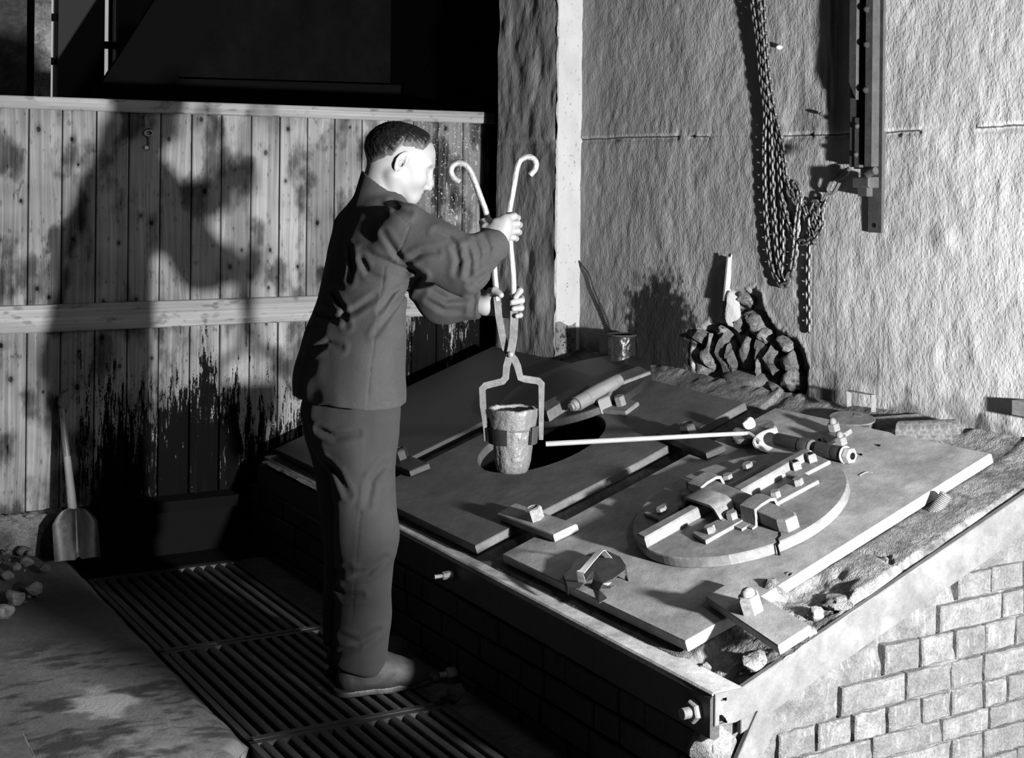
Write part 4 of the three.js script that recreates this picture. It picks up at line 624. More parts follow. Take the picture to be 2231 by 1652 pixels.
{
  const t = thing('crucible_tongs', 'long crucible tongs with hooked bright handles and a square yoke, held by the man', 'tongs');
  const side = vec([.8686,0,.4955]), fwd = vec([.4955,0,-.8686]), k = TD / 3180, c = vec([2.1794,.6344,-3.7993]);
  const hL = [[2.0396,1.502,-3.8906],[2.0234,1.5144,-3.8998],[2.0153,1.5361,-3.9044],[2.0216,1.5528,-3.9008],[2.0374,1.5599,-3.8918],[2.0537,1.5531,-3.8825],[2.0669,1.5333,-3.875],[2.0906,1.4667,-3.8615],[2.1116,1.4001,-3.8495],[2.122,1.3399,-3.8435],[2.1299,1.2606,-3.8391],[2.1346,1.2006,-3.8364],[2.1405,1.1468,-3.833]].map(vec);
  const hR = [[2.2121,1.5251,-3.7691],[2.225,1.5435,-3.7618],[2.2275,1.5619,-3.7604],[2.2176,1.5767,-3.766],[2.2031,1.5798,-3.7743],[2.1856,1.5683,-3.7842],[2.1774,1.543,-3.7889],[2.1692,1.4846,-3.7936],[2.1589,1.4096,-3.7995],[2.1627,1.3166,-3.7973],[2.1701,1.2328,-3.7931],[2.1729,1.1559,-3.7915]].map(vec);
  const lL = [[2.1391,1.1606,-3.8338],[2.1444,1.1013,-3.8308],[2.1529,1.0503,-3.8259],[2.1621,1.0053,-3.8207],[2.1754,.9843,-3.8131],[2.1871,.9693,-3.8064],[2.1947,.9504,-3.8021],[2.2024,.9163,-3.7977],[2.2144,.9121,-3.7908],[2.2492,.9065,-3.771],[2.2577,.8969,-3.7661],[2.258,.832,-3.766],[2.2579,.7298,-3.766]].map(vec);
  const lR = [[2.1748,1.1692,-3.7962],[2.1778,1.0977,-3.7945],[2.1756,1.0371,-3.7957],[2.168,.9861,-3.8001],[2.1587,.9521,-3.8053],[2.1566,.9179,-3.8065],[2.1481,.9065,-3.8114],[2.1042,.8932,-3.8364],[2.096,.8835,-3.8411],[2.0983,.8326,-3.8398],[2.1024,.79,-3.8375],[2.1073,.7273,-3.8347]].map(vec);
  const a = part(t, 'handle', tube(hL, 0.0092, 14, 90), M.bright), b = part(t, 'handle', tube(hR, 0.0092, 14, 90), M.bright);
  part(t, 'jaw', flatBar(lL, side, (s) => (s < 0.33 ? 0.021 : 0.021 - 0.008 * sstep(0.8, 1, s)), 0.011), M.tong); part(t, 'jaw', flatBar(lR, side, (s) => (s < 0.33 ? 0.024 : 0.021 - 0.011 * sstep(0.75, 1, s)), 0.011), M.tong);
  part(t, 'rivet', lathe([[0.001, 0.008], [0.006, 0.006], [0.009, 0]].reverse(), vec([2.1606,.988,-3.787]), fwd.clone().negate(), V(0, 1, 0), 20), M.bright);
  const band = (a0, a1, y0, y1, r0, r1) => { const f = (o) => grid(16, 2, (i, j) => { const an = mix(a0, a1, i), r = mix(r0, r1, j) + o, q = c.clone().addScaledVector(side, r * Math.cos(an)).addScaledVector(fwd, r * Math.sin(an)); q.y = c.y + mix(y0, y1, j); return q; }); return merge(flip(f(0)), f(0.006), flip(f(0.006))); };
  part(t, 'grip', band(-3.5, -1.83, 64 * k, 98 * k, 49 * k, 51 * k), M.ironDark); part(t, 'grip', band(-0.75, 0.35, 64 * k, 103 * k, 49 * k, 52 * k), M.tong);
  put(t);
}

// ---------- things on the plaster wall ----------
{ // hanger: steel channels bolted to the wall
  const t = thing('steel_hanger', 'riveted steel channel hanger running up the plaster wall, with a bolted foot and stop block', 'hanger');
  const zA = (px, x) => px, q = {};
  const bx = (x0, x1, a, b, yb, yt) => worldUv(box(x0, x1, yb, yt, Math.min(a, b), Math.max(a, b)));
  const top = 3.6;
  part(t, 'back_strip', bx(3.23, 3.246, -3.4127, -3.3545, 1.3569, top), M.hang);
  part(t, 'strip_hole', lathe([[0.001, 0], [0.007, 0], [0.007, 0.001]].reverse(), vec([3.2295,1.3797,-3.3841]), V(-1, 0, 0), V(0, 1, 0), 16), M.black);
  part(t, 'rear_flange', bx(3.2, 3.215, -3.4654, -3.4365, 1.5607, top), M.hang);
  part(t, 'web', bx(3.213, 3.215, -3.46, -3.3826, 1.555, top), M.black);
  const z0 = -3.4566, z1 = -3.4237, y0 = 1.8255, y1 = 1.7706;
  part(t, 'front_flange', (() => { const g = ext([[-z0, y0], [-z1, y1], [-z1, top], [-z0, top]], 0.028, 0.001); return g.rotateY(Math.PI / 2).translate(3.185, 0, 0); })(), M.hang);
  part(t, 'right_flange', bx(3.185, 3.215, -3.3831, -3.3531, 1.5621, top), M.hang);
  part(t, 'foot_plate', bx(3.195, 3.225, -3.4384, -3.418, 1.5592, 1.7148), M.hang);
  for (const p of [[3.193,1.6882,-3.4247],[3.193,1.5994,-3.4275]]) part(t, 'bolt', lathe([[0.001, 0.01], [0.006, 0.008], [0.009, 0.002], [0.009, 0]].reverse(), vec(p), V(-1, 0, 0), V(0, 1, 0), 16), M.hang);
  for (const p of [[3.185,2.0487,-3.3786],[3.185,1.9393,-3.3771],[3.185,1.799,-3.3792]]) part(t, 'rivet', lathe([[0.001, 0.012], [0.008, 0.008], [0.011, 0]].reverse(), vec(p), V(-1, 0, 0), V(0, 1, 0), 16), M.ironDark);
  part(t, 'stop_block', (() => { const p = [[3.165,1.5289,-3.4169],[3.165,1.5293,-3.3423],[3.165,1.497,-3.3419],[3.165,1.4961,-3.4164]]; return ext([[-p[0][2], p[3][1]], [-p[1][2], p[2][1]], [-p[1][2], p[1][1]], [-p[0][2], p[0][1]]], 0.045, 0.004).rotateY(Math.PI / 2).translate(3.165, 0, 0); })(), M.hang);
  part(t, 'tie_bolt', tube([[3.1,1.5374,-3.2796],[3.1,1.5457,-3.2603],[3.1,1.5484,-3.2449]].map(vec), 0.012, 14), M.hang); part(t, 'stub', bx(3.205, 3.236, -3.4327, -3.394, 1.4692, 1.5021), M.hang);
  put(t);
}
{ // chain: oval links strung along curves, alternate links turned a quarter
  const t = thing('chain', 'tangled iron link chain hanging in loops on the plaster wall, hooked to the steel hanger', 'chain');
  const link = (L, W, r) => { const pts = []; for (let i = 0; i < 16; i++) { const a = i / 16 * Math.PI * 2; pts.push(V(Math.cos(a) * W + 0, Math.sin(a) * W + (Math.sin(a) > 0 ? L : -L), 0)); } return tube(pts, r, 6, 20, true); };
  const small = link(0.0072, 0.0082, 0.0040), big = link(0.018, 0.013, 0.0065);
  let count = 0;
  const string = (pts, pitch = 0.0212, g = small, turn = 0) => {
    const c = new THREE.CatmullRomCurve3(pts.map(vec), false, 'centripetal'), n = Math.max(1, Math.round(c.getLength() / pitch));
    for (let i = 0; i < n; i++) { const u = (i + 0.5) / n, p = c.getPointAt(u), d = c.getTangentAt(u), out = V(-1, 0, 0), x = d.clone().cross(out).normalize(), z = x.clone().cross(d); const m = part(t, 'link', g, M.chain); m.matrixAutoUpdate = true; const q = new THREE.Matrix4().makeBasis(x, d, z); m.quaternion.setFromRotationMatrix(q); m.rotateY((i + turn) % 2 ? 0.6 : -0.35); m.position.copy(p); count++; }
  };
  string([[3.218,2.2112,-3.98],[3.219,2.1393,-3.9752],[3.222,1.9943,-3.9445],[3.224,1.8512,-3.9251],[3.227,1.7562,-3.9079],[3.229,1.615,-3.913],[3.231,1.4735,-3.9108],[3.232,1.3481,-3.9004],[3.232,1.2394,-3.8795],[3.232,1.1866,-3.85],[3.231,1.163,-3.8106],[3.231,1.1913,-3.7783],[3.229,1.254,-3.7561],[3.229,1.3538,-3.7437],[3.229,1.4304,-3.7334]]);
  string([[3.216,2.2069,-3.9429],[3.217,2.1349,-3.9332],[3.219,1.9918,-3.9139],[3.222,1.8497,-3.8984],[3.226,1.7239,-3.8796],[3.228,1.6146,-3.8755],[3.231,1.4741,-3.8698],[3.231,1.3497,-3.856],[3.231,1.2418,-3.8377],[3.231,1.1963,-3.8205],[3.23,1.1791,-3.8002],[3.229,1.2182,-3.7671],[3.228,1.285,-3.7484]], undefined, small, 1);
  string([[3.221,2.1967,-3.9194],[3.222,2.0386,-3.9085],[3.224,1.8806,-3.8892],[3.227,1.7389,-3.857],[3.227,1.6605,-3.825],[3.227,1.583,-3.8051],[3.227,1.506,-3.7899],[3.227,1.468,-3.7592],[3.227,1.4307,-3.7174],[3.227,1.389,-3.6919],[3.227,1.3491,-3.6667],[3.227,1.3123,-3.6484]]);
  string([[3.231,1.6768,-3.8609],[3.231,1.6143,-3.8433],[3.231,1.5444,-3.8351],[3.232,1.4747,-3.8258],[3.232,1.3975,-3.8199],[3.232,1.3201,-3.8188],[3.232,1.2506,-3.8178],[3.232,1.2038,-3.8241]], undefined, small, 1);
  string([[3.228,1.467,-3.8257],[3.228,1.4057,-3.8013],[3.228,1.3603,-3.7773],[3.228,1.3306,-3.7537],[3.227,1.3845,-3.7396],[3.226,1.4609,-3.7258],[3.226,1.4942,-3.74],[3.226,1.5093,-3.7563]], undefined, small, 1);
  string([[3.224,1.461,-3.7235],[3.224,1.4455,-3.7393],[3.224,1.4574,-3.7555],[3.226,1.4754,-3.7766],[3.226,1.5029,-3.791]]);
  string([[3.223,1.4662,-3.5913],[3.224,1.4481,-3.6052],[3.224,1.4255,-3.618],[3.224,1.3958,-3.6154],[3.224,1.3659,-3.6171],[3.226,1.3397,-3.6388],[3.227,1.3236,-3.6663],[3.227,1.3148,-3.6954],[3.227,1.312,-3.7248]]);
  string([[3.226,1.4373,-3.6226],[3.226,1.4441,-3.6558],[3.226,1.4288,-3.6712],[3.226,1.4022,-3.653],[3.226,1.3801,-3.6394],[3.226,1.3572,-3.6523],[3.225,1.3791,-3.6693],[3.224,1.4094,-3.6619]], undefined, small, 1);
  string([[3.229,1.446,-3.7109],[3.229,1.4011,-3.6899],[3.231,1.3409,-3.6846],[3.231,1.2653,-3.6857],[3.231,1.1746,-3.6866],[3.231,1.0843,-3.6831],[3.231,1.021,-3.6822]]);
  string([[3.216,1.5464,-3.4888],[3.217,1.5288,-3.5318],[3.221,1.4812,-3.5784]], 0.052, big, 1);
  put(t);
}
{ // tarry pot against the wall and a twisted cord above it
  const c = vec([3.155,.77,-4.6662]), t = thing('tar_pot', 'small black tar-coated pot with a glossy patch, standing against the wall', 'pot'), H = 0.145, r = 0.052;
  const skin = grid(64, 40, (i, j) => { const a = i * 2 * Math.PI, y = j, n = 0.0035 * f3(Math.cos(a) * 6, y * 9, Math.sin(a) * 6, 4, 77); return V(c.x + (r + n) * Math.cos(a), c.y + y * H, c.z + (r + n) * Math.sin(a)); }, (i, j) => [i * 2, j]);
  part(t, 'body', merge(flip(skin), new THREE.CircleGeometry(r - 0.004, 40).rotateX(-Math.PI / 2).translate(c.x, c.y + H - 0.02, c.z)), new THREE.MeshPhysicalMaterial({ color: K(0.004), roughness: 0.45, bumpMap: rep(TX.clay, 3, 3), bumpScale: 0.006, clearcoat: 0.7, clearcoatRoughness: 0.35 }));
  part(t, 'rim', new THREE.TorusGeometry(r + 0.001, 0.005, 8, 48).rotateX(Math.PI / 2).translate(c.x, c.y + H, c.z), M.ironDark); put(t);
  const pts = [[3.235,1.1752,-5.107],[3.235,1.1576,-5.0819],[3.235,1.1231,-5.0289],[3.235,1.0747,-4.9969],[3.235,1.0307,-4.9619],[3.235,.979,-4.9137],[3.235,.936,-4.8795],[3.235,.8964,-4.8523]].map(vec), cv = new THREE.CatmullRomCurve3(pts), strand = (ph) => { const o = []; for (let i = 0; i <= 160; i++) { const p = cv.getPointAt(i / 160), a = i * 0.75 + ph; o.push(p.add(V(Math.cos(a) * 0.0022, Math.sin(a) * 0.0008, Math.sin(a) * 0.0022))); } return tube(o, 0.0018, 6, 320); };
  single('cord', merge(strand(0), strand(Math.PI)), M.ironDark, 'thin twisted cord hanging down the plaster to the black pot', 'cord');
}
{ // broken white pipe standing in the chase above the hole
  const t = thing('broken_pipe', 'white broken-topped pipe stub rising from the hole in the plaster', 'pipe');
  const a = vec([3.225,1.0093,-4.0895]), b = vec([3.235,1.2687,-4.0804]), d = b.clone().sub(a), L = d.length(); d.normalize(); const m = frameAt(a, d, V(0, 0, 1));
  const f = (o) => grid(28, 40, (i, j) => { const th = mix(2.7, 5.5, i), r = mix(0.031, 0.026, j) + o, z = j > 0.99 ? L * (0.97 - 0.07 * i + 0.05 * f3(i * 26, 1, 1, 2, 4)) : mix(0.3, 0.9, j) * L; return V(r * Math.cos(th), r * Math.sin(th), z).applyMatrix4(m); });
  const pm = mat(0.3, { roughness: 0.8, bumpMap: rep(TX.grit, 2, 2), bumpScale: 0.002 });
  part(t, 'half_tube', merge(f(0), flip(f(-0.0035))), pm);
  part(t, 'stub', lump(a.clone().addScaledVector(d, L * 0.2).add(V(0.006, 0, 0)), 0.03, L * 0.25, 0.032, 411, { facets: 8, rough: 0.16 }), mat(0.22, { roughness: 0.9, bumpMap: rep(TX.grit, 2, 2), bumpScale: 0.004 }));
  put(t);
}
{ // iron pins in the plaster
  const L = ['round-headed peg in the plaster beside the chain, above the ledge', 'short nail in the plaster between the chain and the hanger'];
  [[3.22,1.9663,-3.8426],[3.22,1.7345,-3.6333]].forEach((p, i) => single('wall_peg', lump(V(3.228, p[1], p[2]), i ? 0.008 : 0.014, i ? 0.006 : 0.009, i ? 0.006 : 0.009, 900 + i, { detail: 2, rough: 0.05, facets: 2 }), i ? M.ironDark : M.bright2, L[i], 'peg'));
}

// ---------- shovel, stones and sheet on the left ----------
{
  const t = thing('shovel', 'worn steel shovel with a wooden D-grip leaning against the scorched boards', 'shovel');
  const zt = -5.735, zb = -5.6, pt = (x, y) => { };
  const grip = [[1.2838,.6685,-5.74],[1.3114,.6827,-5.74],[1.3154,.6257,-5.74],[1.3017,.6036,-5.74],[1.2861,.6029,-5.74],[1.2738,.6285,-5.74]];
  part(t, 'grip', ext(grip.map((p) => [p[0], p[1]]), 0.03, 0.004).translate(0, 0, -5.755), mat(0.1, { roughness: 0.6 }));
  part(t, 'shaft', tube([[1.2867,.6107,-5.735],[1.2909,.542,-5.72],[1.2974,.4231,-5.69]].map(vec), (s) => 0.0115 + 0.002 * s, 12), mat(0.16, { roughness: 0.4 }));
  part(t, 'socket', tube([[1.2973,.4319,-5.69],[1.3028,.3395,-5.665],[1.3084,.2389,-5.64]].map(vec), (s) => 0.0145 + 0.004 * s, 12), M.bright2);
  const tl = vec([1.2266,.2475,-5.64]), tr = vec([1.3947,.244,-5.64]), bl = vec([1.2193,.0695,-5.575]), br = vec([1.3959,.0689,-5.575]), f = (o) => grid(30, 30, (i, j) => { const w = mix(0.3, 1.0, Math.sqrt(Math.min(1, j * 3.4))) * mix(1, 0.97, j), k = 0.5 + (i - 0.5) * w; const p = tl.clone().lerp(tr, k).lerp(bl.clone().lerp(br, k), j); p.z += 0.03 - 0.085 * Math.pow(Math.abs(i - 0.5) * 2, 2.2) * (0.5 + 0.5 * j) * -0.35 + o; p.z += 0.012 * Math.exp(-(((i - 0.5) / 0.045) ** 2)) * sstep(1, 0.3, j) - 0.03 * sstep(0.0, 0.5, Math.abs(i - 0.5)) ; p.y += 0.012 * sstep(0.08, 0, Math.abs(i - 0.52)) * sstep(0.8, 1, j); return p; }, (i, j) => [i, j]);
  part(t, 'blade', merge(flip(f(0)), f(-0.003)), mat(0.1, { roughness: 0.42, metalness: 0.3, map: rep(TX.iron, 1, 1) })); put(t);
}
{
  const st = [[1.1233,.07,-5.5508,.024],[1.0702,.07,-5.4868,.026],[1.1703,.06,-5.4692,.022],[1.0313,.06,-5.4323,.024],[1.0937,.035,-5.284,.034],[1.0122,.03,-5.2154,.042],[.9542,.03,-5.0743,.035],[1.1382,.08,-5.6762,.026]];
  const L = ['squarish pale stone near the shovel, by the kerb', 'pale speckled stone at the left edge of the rubble', 'dark stone lying closest to the shovel blade', 'small flat stone at the left margin below the rubble', 'brown-grey rounded stone with a shadow under it, right of the biggest stone', 'biggest pale stone, at the left margin', 'half-hidden stone at the very left edge, nearest the camera', 'dark block of rubble right under the kerb'];
  st.forEach(([x, y, z, r], i) => single('stone', lump(V(x, y + r * 0.55, z), r * 1.1, r * 0.75, r, 600 + i, { facets: 8, rough: 0.12, turn: i }), [M.pale, M.pale, M.mortarDark, M.pale, M.mortar, M.pale, M.pale, M.mortar][i], L[i], 'stone', 'stones and rubble at the left wall'));
  const R = rng(5), g = []; for (let i = 0; i < 90; i++) { const a = R(), x = mix(0.85, 1.25, R() * R()), z = mix(-5.72, -5.2, R()); g.push(lump(V(x, 0.03 + 0.075 * sstep(-5.2, -5.75, z), z), 0.004 + 0.012 * a * a, 0.004 + 0.008 * a * a, 0.004 + 0.011 * a * a, 700 + i, { detail: 1, facets: 4 })); }
  const gr = single('gravel', merge(g), M.mortar, 'scatter of small rubble and grit below the kerb at the left', 'gravel'); gr.userData.kind = 'stuff';
  const kr = []; for (let i = 0; i < 16; i++) { const [x, y, z] = [mix(1.06, 1.2, R()), .2006 + 0.012, -5.75 + 0.04 * R()]; kr.push(lump(V(x, y, z), 0.008 + 0.016 * R(), 0.01, 0.012, 800 + i, { detail: 1, facets: 4 })); }
  const k2 = single('crumbled_mortar', merge(kr), M.pale, 'crumbled mortar lying along the top of the kerb', 'rubble'); k2.userData.kind = 'stuff';
}
{
  const p = [[.6119,.12,-3.8084],[.7551,.12,-3.7722],[.7493,.12,-3.5454],[.6973,.12,-3.4119],[.5611,.12,-3.4855]];
  const t = thing('sheet_tray', 'corner of a dark sheet metal tray at the bottom left of the photo', 'tray');
  const poly = p.map((q) => [q[0], -q[2]]);
  part(t, 'sheet', ext(poly, 0.006, 0.001).rotateX(-Math.PI / 2).translate(0, 0.114, 0), mat(0.12, { roughness: 0.55, map: rep(TX.iron, 3, 3) }));
  const e = [1, 2, 3].map((i) => V(p[i][0], 0.07, p[i][2])); part(t, 'side', flatBar(e, V(0, 1, 0), 0.1, 0.004), M.iron); put(t);
}
{ // little stone and lime crumb on the grating by the furnace
  const a = [1.9434,0,-3.7249]; single('stone', lump(V(a[0] + 0.015, 0.03, a[2]), 0.03, 0.034, 0.024, 650, { facets: 8, rough: 0.12 }), M.mortarDark, 'dark stone standing on the grating against the furnace bricks', 'stone');
}

// ---------- the man: distance fields meshed with surface nets ----------
function nets(sdf, lo, hi, cell) {
  const n = [0, 1, 2].map((k) => Math.ceil((hi[k] - lo[k]) / cell) + 1), [nx, ny, nz] = n, f = new Float32Array(nx * ny * nz), at = (i, j, k) => i + nx * (j + ny * k);
  for (let k = 0; k < nz; k++) for (let j = 0; j < ny; j++) for (let i = 0; i < nx; i++) f[at(i, j, k)] = sdf(lo[0] + i * cell, lo[1] + j * cell, lo[2] + k * cell);
  const id = new Int32Array(nx * ny * nz).fill(-1), pos = [], idx = [], E = [[0, 1], [2, 3], [4, 5], [6, 7], [0, 2], [1, 3], [4, 6], [5, 7], [0, 4], [1, 5], [2, 6], [3, 7]];
  for (let k = 0; k + 1 < nz; k++) for (let j = 0; j + 1 < ny; j++) for (let i = 0; i + 1 < nx; i++) {
    const v = []; let m = 0; for (let c = 0; c < 8; c++) { const q = f[at(i + (c & 1), j + ((c >> 1) & 1), k + (c >> 2))]; v.push(q); if (q < 0) m |= 1 << c; }
    if (m === 0 || m === 255) continue; let x = 0, y = 0, z = 0, t = 0;
    for (const [a, b] of E) if ((v[a] < 0) !== (v[b] < 0)) { const s = v[a] / (v[a] - v[b]); x += mix(a & 1, b & 1, s); y += mix((a >> 1) & 1, (b >> 1) & 1, s); z += mix(a >> 2, b >> 2, s); t++; }
    id[at(i, j, k)] = pos.length / 3; pos.push(lo[0] + (i + x / t) * cell, lo[1] + (j + y / t) * cell, lo[2] + (k + z / t) * cell);
  }
  const quad = (a, b, c, d, s) => { if (a < 0 || b < 0 || c < 0 || d < 0) return; s ? idx.push(a, c, b, a, d, c) : idx.push(a, b, c, a, c, d); };
  for (let k = 1; k + 1 < nz; k++) for (let j = 1; j + 1 < ny; j++) for (let i = 1; i + 1 < nx; i++) {
    const s = f[at(i, j, k)] < 0;
    if (s !== f[at(i + 1, j, k)] < 0) quad(id[at(i, j, k)], id[at(i, j - 1, k)], id[at(i, j - 1, k - 1)], id[at(i, j, k - 1)], !s);
    if (s !== f[at(i, j + 1, k)] < 0) quad(id[at(i, j, k)], id[at(i, j, k - 1)], id[at(i - 1, j, k - 1)], id[at(i - 1, j, k)], !s);
    if (s !== f[at(i, j, k + 1)] < 0) quad(id[at(i, j, k)], id[at(i - 1, j, k)], id[at(i - 1, j - 1, k)], id[at(i, j - 1, k)], !s);
  }
  const nor = new Float32Array(pos.length), uv = new Float32Array(pos.length / 3 * 2), e = cell * 0.4;
  for (let q = 0; q < pos.length; q += 3) {
    let gx, gy, gz; for (let r = 0; r < 2; r++) { const [x, y, z] = [pos[q], pos[q + 1], pos[q + 2]]; gx = sdf(x + e, y, z) - sdf(x - e, y, z); gy = sdf(x, y + e, z) - sdf(x, y - e, z); gz = sdf(x, y, z + e) - sdf(x, y, z - e); const L = Math.hypot(gx, gy, gz) || 1, d = clamp(sdf(x, y, z) * 2 * e / L, -cell * 0.5, cell * 0.5); gx /= L; gy /= L; gz /= L; pos[q] -= gx * d; pos[q + 1] -= gy * d; pos[q + 2] -= gz * d; }
    nor[q] = gx; nor[q + 1] = gy; nor[q + 2] = gz; uv[q / 3 * 2] = pos[q] + pos[q + 2] * 0.9; uv[q / 3 * 2 + 1] = pos[q + 1];
  }
  const g = new THREE.BufferGeometry(); g.setAttribute('position', new THREE.Float32BufferAttribute(pos, 3)); g.setAttribute('normal', new THREE.BufferAttribute(nor, 3)); g.setAttribute('uv', new THREE.BufferAttribute(uv, 2)); g.setIndex(idx); return g;
}
const smin = (a, b, k) => { const h = Math.max(k - Math.abs(a - b), 0) / k; return Math.min(a, b) - h * h * k * 0.25; }, smax = (a, b, k) => -smin(-a, -b, k);
function cap(a, b, ra, rb) { const dx = b[0] - a[0], dy = b[1] - a[1], dz = b[2] - a[2], L = dx * dx + dy * dy + dz * dz + 1e-12; return (x, y, z) => { const px = x - a[0], py = y - a[1], pz = z - a[2], t = clamp((px * dx + py * dy + pz * dz) / L), qx = px - dx * t, qy = py - dy * t, qz = pz - dz * t; return Math.sqrt(qx * qx + qy * qy + qz * qz) - mix(ra, rb, t); }; }
const chain = (pts, rs) => pts.slice(1).map((p, i) => cap(pts[i], p, rs[i], rs[i + 1]));
const ell = (c, r) => { const m = Math.min(...r); return (x, y, z) => { const a = (x - c[0]) / r[0], b = (y - c[1]) / r[1], d = (z - c[2]) / r[2], k = Math.sqrt(a * a + b * b + d * d), k2 = Math.sqrt(a * a / (r[0] * r[0]) + b * b / (r[1] * r[1]) + d * d / (r[2] * r[2])); return k2 > 1e-9 ? k * (k - 1) / k2 : -m; }; };
const union = (fs, k) => (x, y, z) => { let d = 9; for (const f of fs) d = smin(d, f(x, y, z), k); return d; };
// vertical stack of ellipses [x, y, z, half-depth along x, half-width along z], lowest first
function loft(st) { return (x, y, z) => { let i = 0; while (i < st.length - 2 && y > st[i + 1][1]) i++; const a = st[i], b = st[i + 1], t = clamp((y - a[1]) / (b[1] - a[1])), s = t * t * (3 - 2 * t) * 0.4 + t * 0.6, cx = mix(a[0], b[0], s), cz = mix(a[2], b[2], s), A_ = mix(a[3], b[3], s), B_ = mix(a[4], b[4], s), u = (x - cx) / A_, w = (z - cz) / B_, k = Math.sqrt(u * u + w * w), g = Math.sqrt(u * u / (A_ * A_) + w * w / (B_ * B_)); const d = g > 1e-6 ? k * (k - 1) / g : -Math.min(A_, B_), v = Math.max(st[0][1] - y, y - st[st.length - 1][1]); return v > 0 ? Math.hypot(Math.max(d, 0), v) : d; }; }
const lerp3 = (a, b, t) => [mix(a[0], b[0], t), mix(a[1], b[1], t), mix(a[2], b[2], t)];
{
  const side = [.8686,0,.4955], view = [.4955,0,-.8686];                                  // to the photo's right; away from the camera
  const J = { rSh: [1.8275,1.3602,-3.8216], rEl: [1.9551,1.259,-3.7085], rWr: [2.0953,1.3268,-3.7724], lSh: [1.8552,1.3813,-4.1224], lEl: [2.0341,1.1454,-3.9858], lWr: [2.1261,1.1338,-3.8988], rHip: [1.7558,.8176,-3.9603], lHip: [1.752,.8011,-4.1237], rKn: [1.7524,.471,-3.9047], lKn: [1.7924,.4332,-4.0891], rAn: [1.7515,.0991,-3.9398], lAn: [1.7969,.0781,-4.1326], neck: [1.8201,1.4543,-3.9927] };
  const t = thing('person', 'man in dark work jacket bowing his head, both hands gripping the long tongs', 'person');
  // ---- head frame
  const hc = vec([1.8693,1.5648,-3.9647]), yaw = 12 * Math.PI / 180, pit = 20 * Math.PI / 180, f0 = vec(side).multiplyScalar(Math.cos(yaw)).addScaledVector(vec(view), Math.sin(yaw)), HF = f0.clone().multiplyScalar(Math.cos(pit)).addScaledVector(V(0, 1, 0), -Math.sin(pit)), HU = V(0, 1, 0).multiplyScalar(Math.cos(pit)).addScaledVector(f0, Math.sin(pit)), HS = HF.clone().cross(HU);
  const toHead = (fn) => (x, y, z) => { const a = x - hc.x, b = y - hc.y, c = z - hc.z; return fn(a * HF.x + b * HF.y + c * HF.z, a * HU.x + b * HU.y + c * HU.z, a * HS.x + b * HS.y + c * HS.z); };
  const fromHead = (f, u, s) => [hc.x + HF.x * f + HU.x * u + HS.x * s, hc.y + HF.y * f + HU.y * u + HS.y * s, hc.z + HF.z * f + HU.z * u + HS.z * s];
  const skull = [ell([-0.006, 0.024, 0], [0.097, 0.08, 0.075]), ell([0.04, 0.035, 0], [0.06, 0.058, 0.062])];
  const sym = (fn) => (f, u, s) => fn(f, u, Math.abs(s));
  const faceParts = [ell([0.034, -0.02, 0], [0.066, 0.078, 0.06]), sym(cap([0.005, -0.045, 0.05], [0.07, -0.09, 0.014], 0.022, 0.02)), ell([0.075, -0.09, 0], [0.02, 0.018, 0.022]), sym(ell([0.062, -0.028, 0.036], [0.034, 0.034, 0.024])), ell([0.078, -0.066, 0], [0.02, 0.026, 0.03])];
  const noseP = [cap([0.098, 0.012, 0], [0.112, -0.03, 0], 0.009, 0.0105), cap([0.112, -0.03, 0], [0.114, -0.044, 0], 0.0105, 0.0115), sym(ell([0.103, -0.046, 0.011], [0.013, 0.009, 0.008]))];
  const browP = sym(cap([0.094, 0.022, 0.008], [0.082, 0.024, 0.042], 0.012, 0.011)), socket = sym(ell([0.102, -0.001, 0.032], [0.016, 0.014, 0.018])), eye = sym(ell([0.081, -0.003, 0.031], [0.0125, 0.012, 0.013])), lid = sym(ell([0.0815, -0.0005, 0.031], [0.0138, 0.0115, 0.0145]));
  const lipU = ell([0.09, -0.0655, 0], [0.0135, 0.006, 0.022]), lipL = ell([0.087, -0.0765, 0], [0.0125, 0.0065, 0.02]), mouth = cap([0.103, -0.071, -0.02], [0.103, -0.071, 0.02], 0.0028, 0.0028), nostril = sym(ell([0.108, -0.054, 0.0075], [0.006, 0.003, 0.0035]));
  const er = (f, u) => { const c = Math.cos(0.22), s = Math.sin(0.22); return [f * c - u * s, f * s + u * c]; };
  const ear = (f, u, s) => { const q = Math.abs(s), [a, b] = er(f - 0.0, u + 0.004), w = q - 0.0745 - 0.35 * Math.max(0, -a) , sh = ell([0, 0, 0], [0.0185 - 0.14 * Math.max(0, -b) , 0.033, 0.0055])(a, b, w); const con = ell([0.003, -0.003, 0.005], [0.009, 0.013, 0.006])(a, b, w), scf = ell([-0.001, 0.014, 0.006], [0.011, 0.008, 0.004])(a, b, w), hole = ell([0.006, -0.007, 0], [0.0035, 0.005, 0.012])(a, b, w); return smax(smax(smax(sh, -con, 0.004), -scf, 0.004), -hole, 0.002); };
  const skin0 = (f, u, s) => { let d = smin(skull[0](f, u, s), skull[1](f, u, s), 0.03); for (const p of faceParts) d = smin(d, p(f, u, s), 0.022); d = smin(d, browP(f, u, s), 0.014); d = smax(d, -socket(f, u, s), 0.016); d = smin(d, eye(f, u, s), 0.004); if (u > -0.003) d = smin(d, lid(f, u, s), 0.003); for (const p of noseP) d = smin(d, p(f, u, s), 0.009); d = smin(d, lipU(f, u, s), 0.007); d = smin(d, lipL(f, u, s), 0.007); d = smax(d, -mouth(f, u, s), 0.003); d = smax(d, -nostril(f, u, s), 0.003); return d; };
  const nk = toLocal_([J.neck[0], J.neck[1], J.neck[2]]);
  function toLocal_(p) { const a = V(p[0] - hc.x, p[1] - hc.y, p[2] - hc.z); return [a.dot(HF), a.dot(HU), a.dot(HS)]; }
